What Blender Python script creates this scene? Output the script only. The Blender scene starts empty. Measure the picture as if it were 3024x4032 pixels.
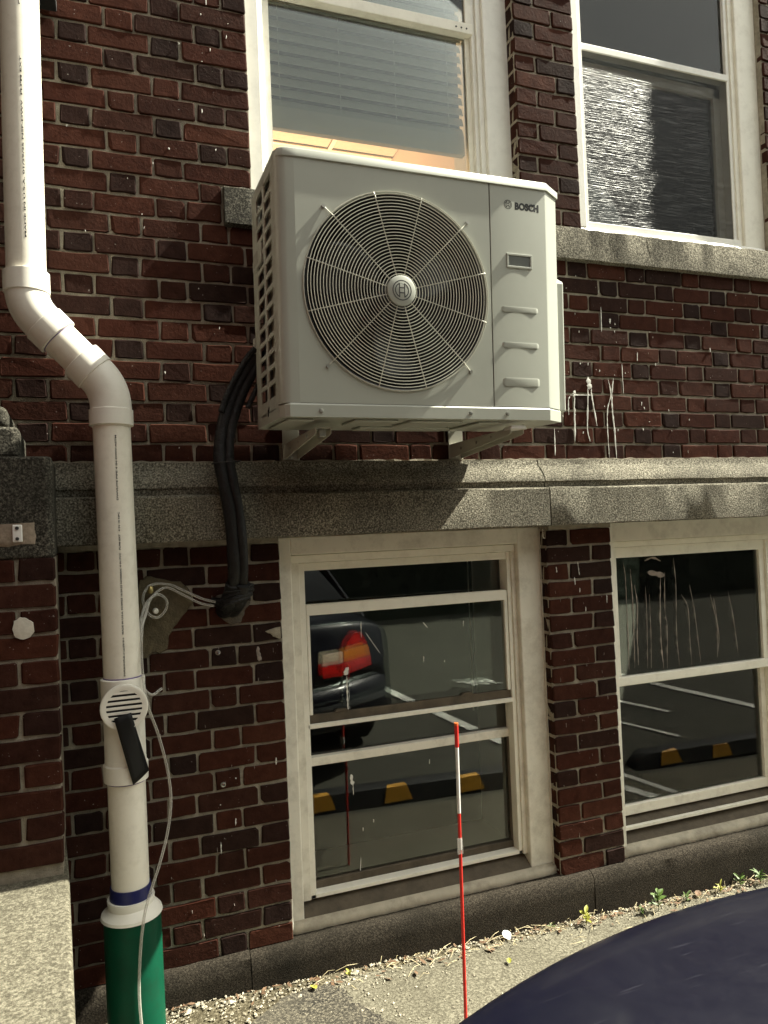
import bpy, bmesh, math, random
from mathutils import Vector, Matrix

# ------------------------------------------------------------------ camera, world, sun, exposure
HC = 1.53                                    # height of the camera above the yard; all heights below are measured from it
sc = bpy.context.scene
col = sc.collection
cam_d = bpy.data.cameras.new("Camera")
cam = bpy.data.objects.new("Camera", cam_d)
col.objects.link(cam)
cam_d.sensor_fit = 'VERTICAL'
cam_d.sensor_height = 36.0
cam_d.lens = 36.0 * 2900 / 4032
cam_d.clip_start = 0.02
cam_d.clip_end = 500
yaw, pitch, roll = math.radians(20.1937), math.radians(1.1795), math.radians(2.3092)
fwd = Vector((math.sin(yaw) * math.cos(pitch), math.cos(yaw) * math.cos(pitch), math.sin(pitch)))
right = fwd.cross(Vector((0, 0, 1))).normalized()
up = right.cross(fwd)
r2 = right * math.cos(roll) - up * math.sin(roll)
u2 = up * math.cos(roll) + right * math.sin(roll)
m = Matrix((r2, u2, -fwd)).transposed().to_4x4()
m.translation = Vector((0, -2.5, HC))
cam.matrix_world = m
sc.camera = cam

SUN_DIR = Vector((1.0, -0.10, 1.16)).normalized()   # towards the light
world = bpy.data.worlds.new("World")
sc.world = world
world.use_nodes = True
wn = world.node_tree
wn.nodes.clear()
sky = wn.nodes.new('ShaderNodeTexSky')
sky.sky_type = 'NISHITA'
sky.sun_disc = False
sky.sun_elevation = math.asin(SUN_DIR.z)
sky.sun_rotation = math.atan2(SUN_DIR.x, SUN_DIR.y)
sky.dust_density = 6.0
bg = wn.nodes.new('ShaderNodeBackground')
bg.inputs['Strength'].default_value = 0.008
glow = wn.nodes.new('ShaderNodeBackground')      # even sodium-tinted glow of a city night sky
glow.inputs['Color'].default_value = (0.98, 1.0, 0.90, 1)
glow.inputs['Strength'].default_value = 0.50
ad = wn.nodes.new('ShaderNodeAddShader')
wo = wn.nodes.new('ShaderNodeOutputWorld')
wn.links.new(sky.outputs[0], bg.inputs[0])
wn.links.new(bg.outputs[0], ad.inputs[0])
wn.links.new(glow.outputs[0], ad.inputs[1])
wn.links.new(ad.outputs[0], wo.inputs[0])

sun_d = bpy.data.lights.new("Sun", 'SUN')
sun_d.energy = 4.4
sun_d.angle = math.radians(0.5)
sun_d.color = (1.0, 0.965, 0.81)
sun = bpy.data.objects.new("Sun", sun_d)
col.objects.link(sun)
sun.location = (6, -1, 8)
sun.rotation_euler = SUN_DIR.to_track_quat('Z', 'Y').to_euler()

sc.view_settings.view_transform = 'Standard'
sc.view_settings.look = 'None'
sc.view_settings.exposure = 1.88
sc.view_settings.gamma = 1
sc.view_settings.use_curve_mapping = False
sc.render.engine = 'CYCLES'
sc.cycles.max_bounces = 10
sc.cycles.transparent_max_bounces = 24
sc.cycles.glossy_bounces = 6
sc.cycles.use_denoising = True

random.seed(11)
R = random.Random(5)

# ------------------------------------------------------------------ helpers
ORG = {}


def ground_z(x):
    return -1.497 - 0.033 * (max(-2.0, min(4.0, x)) - 0.1)


def thing(name, label, cat, org, group=None, kind=None):
    o = bpy.data.objects.new(name, None)
    o.empty_display_size = 0.05
    col.objects.link(o)
    o.location = (org[0], org[1], org[2] + HC)
    ORG[o] = Vector(org)
    if label: o['label'] = label
    if cat: o['category'] = cat
    if group: o['group'] = group
    if kind: o['kind'] = kind
    return o


def holder(name, parent, label=None):
    """an empty part that only carries sub-parts"""
    o = bpy.data.objects.new(name, None)
    o.empty_display_size = 0.05
    col.objects.link(o)
    o.parent = parent
    ORG[o] = ORG[parent]
    if label: o['label'] = label
    return o


class MB:
    def __init__(s):
        s.v = []
        s.f = []

    def add(s, vs, fs):
        b = len(s.v)
        s.v += [tuple(p) for p in vs]
        s.f += [tuple(b + i for i in f) for f in fs]
        return s

    def box(s, x0, x1, y0, y1, z0, z1):
        return s.add([(x0, y0, z0), (x1, y0, z0), (x1, y1, z0), (x0, y1, z0), (x0, y0, z1), (x1, y0, z1), (x1, y1, z1), (x0, y1, z1)],
                     [(0, 3, 2, 1), (4, 5, 6, 7), (0, 1, 5, 4), (1, 2, 6, 5), (2, 3, 7, 6), (3, 0, 4, 7)])

    def hexa(s, p):
        return s.add(p, [(0, 3, 2, 1), (4, 5, 6, 7), (0, 1, 5, 4), (1, 2, 6, 5), (2, 3, 7, 6), (3, 0, 4, 7)])

    def prism(s, poly, axis, a0, a1):
        """poly in the two other axes; axis 'x': (y,z), 'y': (x,z), 'z': (x,y)"""
        n = len(poly)

        def P(q, a):
            return {'x': (a, q[0], q[1]), 'y': (q[0], a, q[1]), 'z': (q[0], q[1], a)}[axis]
        vs = [P(q, a0) for q in poly] + [P(q, a1) for q in poly]
        fs = [tuple(range(n)), tuple(range(2 * n - 1, n - 1, -1))]
        fs += [(i, i + n, (i + 1) % n + n, (i + 1) % n) for i in range(n)]
        return s.add(vs, fs)

    def tube(s, pts, r, n=10, closed=False, caps=True, ry=1.0):
        pts = [Vector(p) for p in pts]
        N = len(pts)
        rs = r if isinstance(r, (list, tuple)) else [r] * N
        prev = None
        b = len(s.v)
        for i, p in enumerate(pts):
            if closed:
                t = (pts[(i + 1) % N] - pts[i - 1]).normalized()
            else:
                t = (pts[min(i + 1, N - 1)] - pts[max(i - 1, 0)]).normalized()
            if prev is None:
                a = Vector((0, 1, 0)) if abs(t.y) < 0.9 else Vector((1, 0, 0))
                nrm = (a - t * a.dot(t)).normalized()
            else:
                nrm = (prev - t * prev.dot(t)).normalized()
            prev = nrm
            bn = t.cross(nrm)
            for k in range(n):
                a = 2 * math.pi * k / n
                s.v.append(tuple(p + nrm * (math.cos(a) * rs[i] * ry) + bn * (math.sin(a) * rs[i])))
        for i in range(N if closed else N - 1):
            for k in range(n):
                j = (i + 1) % N
                s.f.append((b + i * n + k, b + i * n + (k + 1) % n, b + j * n + (k + 1) % n, b + j * n + k))
        if caps and not closed:
            s.f.append(tuple(b + k for k in reversed(range(n))))
            s.f.append(tuple(b + (N - 1) * n + k for k in range(n)))
        return s

    def lathe(s, prof, c, axis='z', n=28, cap=True):
        """prof: [(r, a)] along the axis; c: the other two coordinates"""
        b = len(s.v)
        for r, a in prof:
            for k in range(n):
                t = 2 * math.pi * k / n
                u, w = r * math.cos(t), r * math.sin(t)
                s.v.append({'z': (c[0] + u, c[1] + w, a), 'y': (c[0] + u, a, c[1] + w), 'x': (a, c[0] + u, c[1] + w)}[axis])
        for i in range(len(prof) - 1):
            for k in range(n):
                s.f.append((b + i * n + k, b + i * n + (k + 1) % n, b + (i + 1) * n + (k + 1) % n, b + (i + 1) * n + k))
        if cap:
            s.f.append(tuple(b + k for k in range(n)))
            s.f.append(tuple(b + (len(prof) - 1) * n + k for k in range(n)))
        return s

    def mesh(s, name, org=(0, 0, 0)):
        me = bpy.data.meshes.new(name)
        o = Vector(org)
        me.from_pydata([Vector(p) - o for p in s.v], [], s.f)
        bm = bmesh.new()
        bm.from_mesh(me)
        bmesh.ops.recalc_face_normals(bm, faces=bm.faces)
        bm.to_mesh(me)
        bm.free()
        return me

    def build(s, name, mat, parent=None, smooth=False, bevel=0, seg=2, org=None, label=None, cat=None, group=None, kind=None, auto=None):
        base = ORG[parent] if parent else Vector(org if org else (0, 0, 0))
        me = s.mesh(name, base)
        me.materials.append(mat)
        o = bpy.data.objects.new(name, me)
        col.objects.link(o)
        if parent:
            o.parent = parent
        else:
            o.location = (base.x, base.y, base.z + HC)
        ORG[o] = base
        if smooth or bevel:
            for p in me.polygons: p.use_smooth = True
            me.set_sharp_from_angle(angle=math.radians(auto if auto else 38))
        if bevel:
            md = o.modifiers.new('bevel', 'BEVEL')
            md.width = bevel
            md.segments = seg
            md.limit_method = 'ANGLE'
            md.angle_limit = math.radians(40)
            md.harden_normals = True
        if label: o['label'] = label
        if cat: o['category'] = cat
        if group: o['group'] = group
        if kind: o['kind'] = kind
        return o


def spline(pts, n=6):
    P = [Vector(p) for p in pts]
    P = [P[0] * 2 - P[1]] + P + [P[-1] * 2 - P[-2]]
    out = []
    for i in range(1, len(P) - 2):
        for k in range(n):
            t = k / n
            a, b, c, d = P[i - 1], P[i], P[i + 1], P[i + 2]
            out.append(0.5 * ((2 * b) + (c - a) * t + (2 * a - 5 * b + 4 * c - d) * t * t + (3 * b - a - 3 * c + d) * t ** 3))
    out.append(P[-2])
    return out


def text_mesh(body, size, bold=0.0, depth=0.0, align='LEFT', spacing=1.0):
    cu = bpy.data.curves.new("lettering", 'FONT')
    cu.body = body
    cu.size = size
    cu.offset = bold
    cu.extrude = depth
    cu.align_x = align
    cu.space_character = spacing
    cu.resolution_u = 3
    ob = bpy.data.objects.new("lettering", cu)
    col.objects.link(ob)
    dg = bpy.context.evaluated_depsgraph_get()
    me = bpy.data.meshes.new_from_object(ob.evaluated_get(dg))
    bpy.data.objects.remove(ob)
    bpy.data.curves.remove(cu)
    return me


def link_mesh(name, me, mat, parent, org=None):
    me.materials.clear()
    me.materials.append(mat)
    o = bpy.data.objects.new(name, me)
    col.objects.link(o)
    if parent: o.parent = parent
    ORG[o] = ORG[parent] if parent else Vector(org)
    return o


# ------------------------------------------------------------------ materials
def nodes_of(name):
    ma = bpy.data.materials.new(name)
    ma.use_nodes = True
    nt = ma.node_tree
    return ma, nt, nt.nodes['Principled BSDF']


def N(nt, kind, **kw):
    n = nt.nodes.new(kind)
    for k, v in kw.items():
        if k in n.inputs.keys(): n.inputs[k].default_value = v
        else: setattr(n, k, v)
    return n


def ramp(nt, stops):
    r = nt.nodes.new('ShaderNodeValToRGB')
    e = r.color_ramp.elements
    while len(e) < len(stops): e.new(0.5)
    for i, (p, c) in enumerate(stops):
        e[i].position = p
        e[i].color = (*c, 1) if len(c) == 3 else c
    return r


def mixc(nt, blend='MIX'):
    n = nt.nodes.new('ShaderNodeMix')
    n.data_type = 'RGBA'
    n.blend_type = blend
    return n       # inputs 0 fac, 6 A, 7 B, output 2


def coords(nt, scale=(1, 1, 1), world_space=False):
    tc = nt.nodes.new('ShaderNodeTexCoord')
    mp = nt.nodes.new('ShaderNodeMapping')
    mp.inputs['Scale'].default_value = scale
    if world_space:
        g = nt.nodes.new('ShaderNodeNewGeometry')
        nt.links.new(g.outputs['Position'], mp.inputs[0])
    else:
        nt.links.new(tc.outputs['Object'], mp.inputs[0])
    return mp.outputs[0]


def mat(name, c, rough=0.6, var=0.12, scale=8.0, c2=None, bump=0.0, bscale=120.0, bdist=0.002, metallic=0.0, spec=0.5, dirt=None, dirt_scale=5.0, dirt_amt=0.5, stretch=(1, 1, 1), coat=0.0):
    ma, nt, p = nodes_of(name)
    L = nt.links
    v = coords(nt, stretch, True)
    n1 = N(nt, 'ShaderNodeTexNoise', Scale=scale, Detail=6.0, Roughness=0.65)
    L.new(v, n1.inputs['Vector'])
    hi = c2 if c2 else tuple(min(1, x * (1 + var)) for x in c)
    lo = tuple(x * (1 - var) for x in c)
    r = ramp(nt, [(0.3, lo), (0.7, hi)])
    L.new(n1.outputs[0], r.inputs[0])
    out = r.outputs[0]
    if dirt:
        n2 = N(nt, 'ShaderNodeTexNoise', Scale=dirt_scale, Detail=8.0, Roughness=0.7)
        L.new(v, n2.inputs['Vector'])
        rr = ramp(nt, [(0.48, (0, 0, 0)), (0.72, (dirt_amt,) * 3)])
        L.new(n2.outputs[0], rr.inputs[0])
        mx = mixc(nt)
        L.new(rr.outputs[0], mx.inputs[0])
        L.new(out, mx.inputs[6])
        mx.inputs[7].default_value = (*dirt, 1)
        out = mx.outputs[2]
    L.new(out, p.inputs['Base Color'])
    p.inputs['Roughness'].default_value = rough
    p.inputs['Metallic'].default_value = metallic
    p.inputs['Specular IOR Level'].default_value = spec
    if coat: p.inputs['Coat Weight'].default_value = coat
    if bump:
        n3 = N(nt, 'ShaderNodeTexNoise', Scale=bscale, Detail=4.0, Roughness=0.6)
        L.new(v, n3.inputs['Vector'])
        b = N(nt, 'ShaderNodeBump', Strength=bump, Distance=bdist)
        L.new(n3.outputs[0], b.inputs['Height'])
        L.new(b.outputs[0], p.inputs['Normal'])
    return ma


def brick_mat(name, stops, island=False):
    ma, nt, p = nodes_of(name)
    L = nt.links
    v = coords(nt, (1, 1, 1), True)
    if island:
        g = nt.nodes.new('ShaderNodeNewGeometry')
        rnd = g.outputs['Random Per Island']
    else:
        oi = nt.nodes.new('ShaderNodeObjectInfo')
        rnd = oi.outputs['Random']
    r = ramp(nt, stops)
    L.new(rnd, r.inputs[0])
    n1 = N(nt, 'ShaderNodeTexNoise', Scale=26.0, Detail=8.0, Roughness=0.7)
    L.new(v, n1.inputs['Vector'])
    r1 = ramp(nt, [(0.28, (0.55, 0.5, 0.48)), (0.75, (1.35, 1.35, 1.35))])
    L.new(n1.outputs[0], r1.inputs[0])
    m1 = mixc(nt, 'MULTIPLY')
    m1.inputs[0].default_value = 1
    L.new(r.outputs[0], m1.inputs[6])
    L.new(r1.outputs[0], m1.inputs[7])
    # lime bloom and dust
    n2 = N(nt, 'ShaderNodeTexNoise', Scale=7.0, Detail=10.0, Roughness=0.8)
    L.new(v, n2.inputs['Vector'])
    r2_ = ramp(nt, [(0.55, (0, 0, 0)), (0.85, (0.16, 0.16, 0.16))])
    L.new(n2.outputs[0], r2_.inputs[0])
    m2 = mixc(nt)
    L.new(r2_.outputs[0], m2.inputs[0])
    L.new(m1.outputs[2], m2.inputs[6])
    m2.inputs[7].default_value = (0.05, 0.035, 0.03, 1)
    # lime specks
    n4 = N(nt, 'ShaderNodeTexNoise', Scale=150.0, Detail=2.0, Roughness=0.5)
    L.new(v, n4.inputs['Vector'])
    r4 = ramp(nt, [(0.735, (0, 0, 0)), (0.77, (0.6, 0.6, 0.6))])
    L.new(n4.outputs[0], r4.inputs[0])
    m3 = mixc(nt)
    L.new(r4.outputs[0], m3.inputs[0])
    L.new(m2.outputs[2], m3.inputs[6])
    m3.inputs[7].default_value = (0.55, 0.5, 0.45, 1)
    L.new(m3.outputs[2], p.inputs['Base Color'])
    p.inputs['Roughness'].default_value = 0.78
    p.inputs['Specular IOR Level'].default_value = 0.05
    n3 = N(nt, 'ShaderNodeTexNoise', Scale=95.0, Detail=7.0, Roughness=0.65)
    L.new(v, n3.inputs['Vector'])
    b = N(nt, 'ShaderNodeBump', Strength=0.6, Distance=0.003)
    L.new(n3.outputs[0], b.inputs['Height'])
    L.new(b.outputs[0], p.inputs['Normal'])
    return ma


RED = [(0.0, (0.0384, 0.0135, 0.009)), (0.18, (0.0512, 0.0173, 0.011)), (0.34, (0.0333, 0.0133, 0.0093)), (0.48, (0.0576, 0.02, 0.0123)), (0.6, (0.0397, 0.0173, 0.0125)), (0.74, (0.064, 0.0228, 0.0138)), (0.85, (0.0282, 0.0127, 0.0095)), (0.94, (0.0256, 0.0145, 0.0115)), (1.0, (0.0461, 0.0159, 0.0103))]
HEAD = [(0.0, (0.021, 0.0124, 0.0107)), (0.16, (0.0235, 0.0132, 0.0112)), (0.3, (0.0312, 0.0136, 0.01)), (0.5, (0.0456, 0.0162, 0.0103)), (0.68, (0.0552, 0.0194, 0.012)), (0.8, (0.0288, 0.0136, 0.0101)), (0.92, (0.0232, 0.0136, 0.0117)), (1.0, (0.036, 0.0136, 0.0094))]
BRICK = brick_mat('brick_red', RED)
BRICKH = brick_mat('brick_header', HEAD)
BRICKS = brick_mat('brick_mass', RED, True)
BRICKSH = brick_mat('brick_mass_header', HEAD, True)
MORTAR = mat('mortar', (0.34, 0.305, 0.24), 0.95, 0.25, 40, bump=1.0, bscale=330, bdist=0.004, dirt=(0.16, 0.14, 0.108), dirt_scale=9, dirt_amt=0.6, spec=0.1)
PATCH = mat('mortar_patch', (0.115, 0.095, 0.06), 0.95, 0.3, 30, bump=1.0, bscale=160, bdist=0.004, dirt=(0.045, 0.032, 0.024), dirt_scale=14, spec=0.1)


def stone_mat(name, lo, mid, hi, bump=1.0, bdist=0.006, soot=(0.05, 0.045, 0.035), soot_amt=0.75, scale=175):
    ma, nt, p = nodes_of(name)
    L = nt.links
    v = coords(nt, (1, 1, 1), True)
    n1 = N(nt, 'ShaderNodeTexNoise', Scale=scale, Detail=6.0, Roughness=0.75)
    L.new(v, n1.inputs['Vector'])
    r = ramp(nt, [(0.40, lo), (0.50, mid), (0.62, hi)])
    L.new(n1.outputs[0], r.inputs[0])
    n2 = N(nt, 'ShaderNodeTexNoise', Scale=3.2, Detail=8.0, Roughness=0.7)
    L.new(v, n2.inputs['Vector'])
    rr = ramp(nt, [(0.42, (0, 0, 0)), (0.7, (soot_amt,) * 3)])
    L.new(n2.outputs[0], rr.inputs[0])
    mx = mixc(nt)
    L.new(rr.outputs[0], mx.inputs[0])
    L.new(r.outputs[0], mx.inputs[6])
    mx.inputs[7].default_value = (*soot, 1)
    L.new(mx.outputs[2], p.inputs['Base Color'])
    p.inputs['Roughness'].default_value = 0.9
    p.inputs['Specular IOR Level'].default_value = 0.08
    nb = N(nt, 'ShaderNodeTexNoise', Scale=scale * 1.1, Detail=7.0, Roughness=0.72)
    L.new(v, nb.inputs['Vector'])
    ma_ = nb
    b = N(nt, 'ShaderNodeBump', Strength=bump, Distance=bdist)
    L.new(ma_.outputs[0], b.inputs['Height'])
    L.new(b.outputs[0], p.inputs['Normal'])
    return ma


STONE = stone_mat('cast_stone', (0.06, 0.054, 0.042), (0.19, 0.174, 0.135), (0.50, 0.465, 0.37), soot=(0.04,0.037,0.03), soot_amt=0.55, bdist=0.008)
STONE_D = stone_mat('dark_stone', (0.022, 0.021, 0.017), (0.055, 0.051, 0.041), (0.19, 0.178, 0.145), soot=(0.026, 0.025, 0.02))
FOUND = stone_mat('foundation_stone', (0.014, 0.0115, 0.009), (0.030, 0.025, 0.019), (0.065, 0.055, 0.042), bump=0.7, bdist=0.004, soot=(0.009, 0.008, 0.006))
CONC = stone_mat('concrete', (0.075, 0.068, 0.05), (0.135, 0.124, 0.092), (0.25, 0.233, 0.177), bump=0.9, bdist=0.005, soot=(0.075, 0.068, 0.049), soot_amt=0.5, scale=120)
ASPH = stone_mat('old_asphalt', (0.055, 0.055, 0.045), (0.09, 0.088, 0.072), (0.15, 0.146, 0.12), bump=0.7, soot=(0.05, 0.049, 0.04), soot_amt=0.6)
TAR = stone_mat('tar_patch', (0.022, 0.021, 0.018), (0.055, 0.05, 0.042), (0.24, 0.215, 0.16), bump=1.0, soot=(0.10, 0.09, 0.068), soot_amt=0.6, scale=110)
SOIL = stone_mat('grit', (0.04, 0.033, 0.021), (0.11, 0.095, 0.062), (0.30, 0.265, 0.185), bump=1.0, soot=(0.05, 0.042, 0.025), scale=110)
PAINT = mat('cream_paint', (0.80, 0.765, 0.66), 0.5, 0.07, 5, dirt=(0.30, 0.26, 0.19), dirt_scale=11, dirt_amt=0.45, bump=0.15, bscale=60, bdist=0.001)
VINYL = mat('white_vinyl', (0.86, 0.835, 0.73), 0.4, 0.05, 6, dirt=(0.42, 0.38, 0.29), dirt_scale=16, dirt_amt=0.3)
VINYLW = mat('white_frame', (0.82, 0.81, 0.75), 0.4, 0.05, 6, dirt=(0.45, 0.43, 0.38), dirt_scale=16, dirt_amt=0.25)
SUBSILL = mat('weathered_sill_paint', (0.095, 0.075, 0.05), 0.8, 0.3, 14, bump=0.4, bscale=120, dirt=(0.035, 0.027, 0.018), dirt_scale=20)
SILLP = mat('dirty_sill_paint', (0.46, 0.415, 0.32), 0.7, 0.2, 9, dirt=(0.14, 0.115, 0.08), dirt_scale=7, dirt_amt=0.8, bump=0.3, bscale=70)
CAULK = mat('caulk', (0.55, 0.52, 0.44), 0.8, 0.15, 30, bump=0.5, bscale=90)
PVC = mat('white_pvc', (0.85, 0.81, 0.70), 0.38, 0.04, 3, dirt=(0.45, 0.40, 0.31), dirt_scale=30, dirt_amt=0.25)
PVCF = mat('white_pvc_fitting', (0.84, 0.815, 0.73), 0.42, 0.04, 4, dirt=(0.5, 0.45, 0.38), dirt_scale=25, dirt_amt=0.15)
GREEN = mat('green_sewer_pipe', (0.003, 0.062, 0.032), 0.45, 0.15, 8, spec=0.15, dirt=(0.012, 0.035, 0.02), dirt_scale=14)
BLUE = mat('blue_band', (0.008, 0.011, 0.09), 0.4, 0.1, 8)
PRIMER = mat('purple_primer', (0.20, 0.15, 0.30), 0.5, 0.3, 30)
INK = mat('black_ink', (0.03, 0.03, 0.03), 0.6, 0.1, 50)
BLACKTAPE = mat('black_tape', (0.004, 0.004, 0.0045), 0.55, 0.2, 40, spec=0.3)
ACP = mat('grey_white_enamel', (0.40, 0.415, 0.36), 0.36, 0.03, 4, spec=0.5, dirt=(0.33, 0.335, 0.285), dirt_scale=9, dirt_amt=0.15)
ACD = mat('dark_inside', (0.012, 0.012, 0.012), 0.7, 0.1, 10)
FANB = mat('black_fan_plastic', (0.016, 0.016, 0.017), 0.4, 0.1, 10)
COIL = mat('coil_fins', (0.30, 0.26, 0.18), 0.45, 0.6, 55, metallic=0.6, stretch=(1, 1, 18), bump=0.6, bscale=60)
COILD = mat('coil_fins_dark', (0.055, 0.055, 0.05), 0.5, 0.5, 55, metallic=0.5, stretch=(1, 14, 1))
WIRE = mat('guard_wire_enamel', (0.56, 0.555, 0.47), 0.35, 0.03, 10)
STEEL = mat('galvanised_steel', (0.45, 0.44, 0.40), 0.35, 0.15, 30, metallic=0.8)
BRKT = mat('bracket_enamel', (0.46, 0.455, 0.39), 0.45, 0.05, 10, dirt=(0.4, 0.36, 0.28), dirt_scale=20, dirt_amt=0.25)
WHITEP = mat('white_plastic', (0.75, 0.74, 0.70), 0.4, 0.03, 10)
HOSE = mat('black_wrap_tape', (0.007, 0.007, 0.0078), 0.5, 0.4, 25, bump=0.9, bscale=55, bdist=0.006, spec=0.35)
PUTTY = mat('expanding_foam_sealant', (0.11, 0.095, 0.075), 0.95, 0.4, 30, bump=1.0, bscale=80, bdist=0.006)
REDP = mat('red_plastic', (0.62, 0.025, 0.018), 0.4, 0.08, 20, spec=0.5)
ORNG = mat('orange_cap', (0.75, 0.16, 0.035), 0.4, 0.08, 20)
WREF = mat('white_reflective_tape', (0.78, 0.77, 0.75), 0.35, 0.06, 60)
WHITEMK = mat('white_drip', (0.68, 0.67, 0.62), 0.8, 0.12, 60)
SMEAR = mat('pale_lime_smear', (0.26, 0.22, 0.19), 0.9, 0.4, 40)
RUB = mat('black_rubber', (0.014, 0.014, 0.014), 0.75, 0.3, 20, bump=0.4, bscale=90)
YELLOW = mat('yellow_marker', (0.72, 0.36, 0.03), 0.5, 0.12, 25)
LINEP = mat('white_line_paint', (0.72, 0.72, 0.66), 0.7, 0.2, 30, dirt=(0.3, 0.29, 0.25), dirt_scale=9, dirt_amt=0.5)
LEAFG = mat('green_leaf', (0.07, 0.12, 0.02), 0.5, 0.35, 60)
LEAFY = mat('yellow_leaf', (0.28, 0.28, 0.04), 0.6, 0.3, 60)
LEAFB = mat('brown_leaf', (0.13, 0.075, 0.04), 0.8, 0.4, 60)
STRAW = mat('dry_straw', (0.50, 0.42, 0.25), 0.7, 0.3, 60)
PEBBLE = mat('pebbles', (0.26, 0.22, 0.155), 0.85, 0.7, 60, c2=(0.52, 0.47, 0.36))
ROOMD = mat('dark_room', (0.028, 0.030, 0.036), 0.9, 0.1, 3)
PLASTER = mat('grey_plaster', (0.62, 0.60, 0.52), 0.9, 0.06, 4)
CEIL = mat('ceiling_tile', (0.62, 0.50, 0.36), 0.9, 0.06, 50, bump=0.4, bscale=140)
TGRID = mat('ceiling_tee_bar', (0.78, 0.66, 0.50), 0.5, 0.03, 10)
SLAT = mat('blind_slat_vinyl', (0.26, 0.27, 0.225), 0.5, 0.03, 8)
BLOCKHEDGE = mat('dark_leaves', (0.018, 0.025, 0.012), 0.8, 0.4, 40)
CHROME = mat('chrome', (0.7, 0.7, 0.7), 0.12, 0.02, 10, metallic=1.0)


def glass_mat(name, refl_ior=1.75, tint=(0.92, 0.95, 0.93), haze=0.0):
    ma = bpy.data.materials.new(name)
    ma.use_nodes = True
    nt = ma.node_tree
    nt.nodes.clear()
    L = nt.links
    fr = N(nt, 'ShaderNodeFresnel', IOR=refl_ior)
    tr = nt.nodes.new('ShaderNodeBsdfTransparent')
    tr.inputs[0].default_value = (*tint, 1)
    gl = nt.nodes.new('ShaderNodeBsdfGlossy')
    gl.inputs['Roughness'].default_value = 0.006
    v = coords(nt, (1, 1, 1), True)
    nz = N(nt, 'ShaderNodeTexNoise', Scale=2.2, Detail=1.0)
    L.new(v, nz.inputs['Vector'])
    b = N(nt, 'ShaderNodeBump', Strength=0.05, Distance=0.006)
    L.new(nz.outputs[0], b.inputs['Height'])
    L.new(b.outputs[0], gl.inputs['Normal'])
    mx = nt.nodes.new('ShaderNodeMixShader')
    L.new(fr.outputs[0], mx.inputs[0])
    L.new(tr.outputs[0], mx.inputs[1])
    L.new(gl.outputs[0], mx.inputs[2])
    # a film of dust
    df = nt.nodes.new('ShaderNodeBsdfDiffuse')
    df.inputs[0].default_value = (0.30, 0.29, 0.25, 1)
    nd = N(nt, 'ShaderNodeTexNoise', Scale=9.0, Detail=9.0, Roughness=0.75)
    L.new(v, nd.inputs['Vector'])
    rd = ramp(nt, [(0.35, (haze * 0.4,) * 3), (0.8, (haze * 2.2,) * 3)])
    L.new(nd.outputs[0], rd.inputs[0])
    m2 = nt.nodes.new('ShaderNodeMixShader')
    L.new(rd.outputs[0], m2.inputs[0])
    L.new(mx.outputs[0], m2.inputs[1])
    L.new(df.outputs[0], m2.inputs[2])
    o = nt.nodes.new('ShaderNodeOutputMaterial')
    L.new(m2.outputs[0], o.inputs[0])
    return ma


GLASS = glass_mat('window_glass', 1.58, haze=0.006)
GLASSU = glass_mat('upper_window_glass', 1.45, haze=0.015)
CARGLASS = glass_mat('car_glass', 1.6, (0.12, 0.13, 0.13))


def screen_mat():
    ma = bpy.data.materials.new('insect_screen')
    ma.use_nodes = True
    nt = ma.node_tree
    nt.nodes.clear()
    L = nt.links
    v = coords(nt, (7, 1, 190), True)
    nz = N(nt, 'ShaderNodeTexNoise', Scale=1.0, Detail=3.0, Roughness=0.6)
    L.new(v, nz.inputs['Vector'])
    b = N(nt, 'ShaderNodeBump', Strength=0.8, Distance=0.004)
    L.new(nz.outputs[0], b.inputs['Height'])
    p = nt.nodes.new('ShaderNodeBsdfPrincipled')
    rs = ramp(nt, [(0.46, (0.008, 0.008, 0.008)), (0.56, (0.025, 0.025, 0.024)), (0.72, (0.10, 0.10, 0.098))])  # streaky glints of the mesh painted into the base colour
    L.new(nz.outputs[0], rs.inputs[0])
    L.new(rs.outputs[0], p.inputs['Base Color'])
    p.inputs['Metallic'].default_value = 1.0
    p.inputs['Roughness'].default_value = 0.34
    L.new(b.outputs[0], p.inputs['Normal'])
    tr = nt.nodes.new('ShaderNodeBsdfTransparent')
    mx = nt.nodes.new('ShaderNodeMixShader')
    mx.inputs[0].default_value = 0.62
    L.new(tr.outputs[0], mx.inputs[1])
    L.new(p.outputs[0], mx.inputs[2])
    o = nt.nodes.new('ShaderNodeOutputMaterial')
    L.new(mx.outputs[0], o.inputs[0])
    return ma


SCREEN = screen_mat()


def clear_plastic():
    ma = bpy.data.materials.new('clear_vinyl_tube')
    ma.use_nodes = True
    nt = ma.node_tree
    nt.nodes.clear()
    L = nt.links
    p = nt.nodes.new('ShaderNodeBsdfPrincipled')
    p.inputs['Base Color'].default_value = (0.62, 0.60, 0.54, 1)
    p.inputs['Roughness'].default_value = 0.12
    tr = nt.nodes.new('ShaderNodeBsdfTransparent')
    mx = nt.nodes.new('ShaderNodeMixShader')
    lw = N(nt, 'ShaderNodeLayerWeight', Blend=0.45)
    rr = ramp(nt, [(0.0, (0.28,) * 3), (1.0, (0.9,) * 3)])
    L.new(lw.outputs['Facing'], rr.inputs[0])
    L.new(rr.outputs[0], mx.inputs[0])
    L.new(tr.outputs[0], mx.inputs[1])
    L.new(p.outputs[0], mx.inputs[2])
    o = nt.nodes.new('ShaderNodeOutputMaterial')
    L.new(mx.outputs[0], o.inputs[0])
    return ma


CLEAR = clear_plastic()


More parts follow.
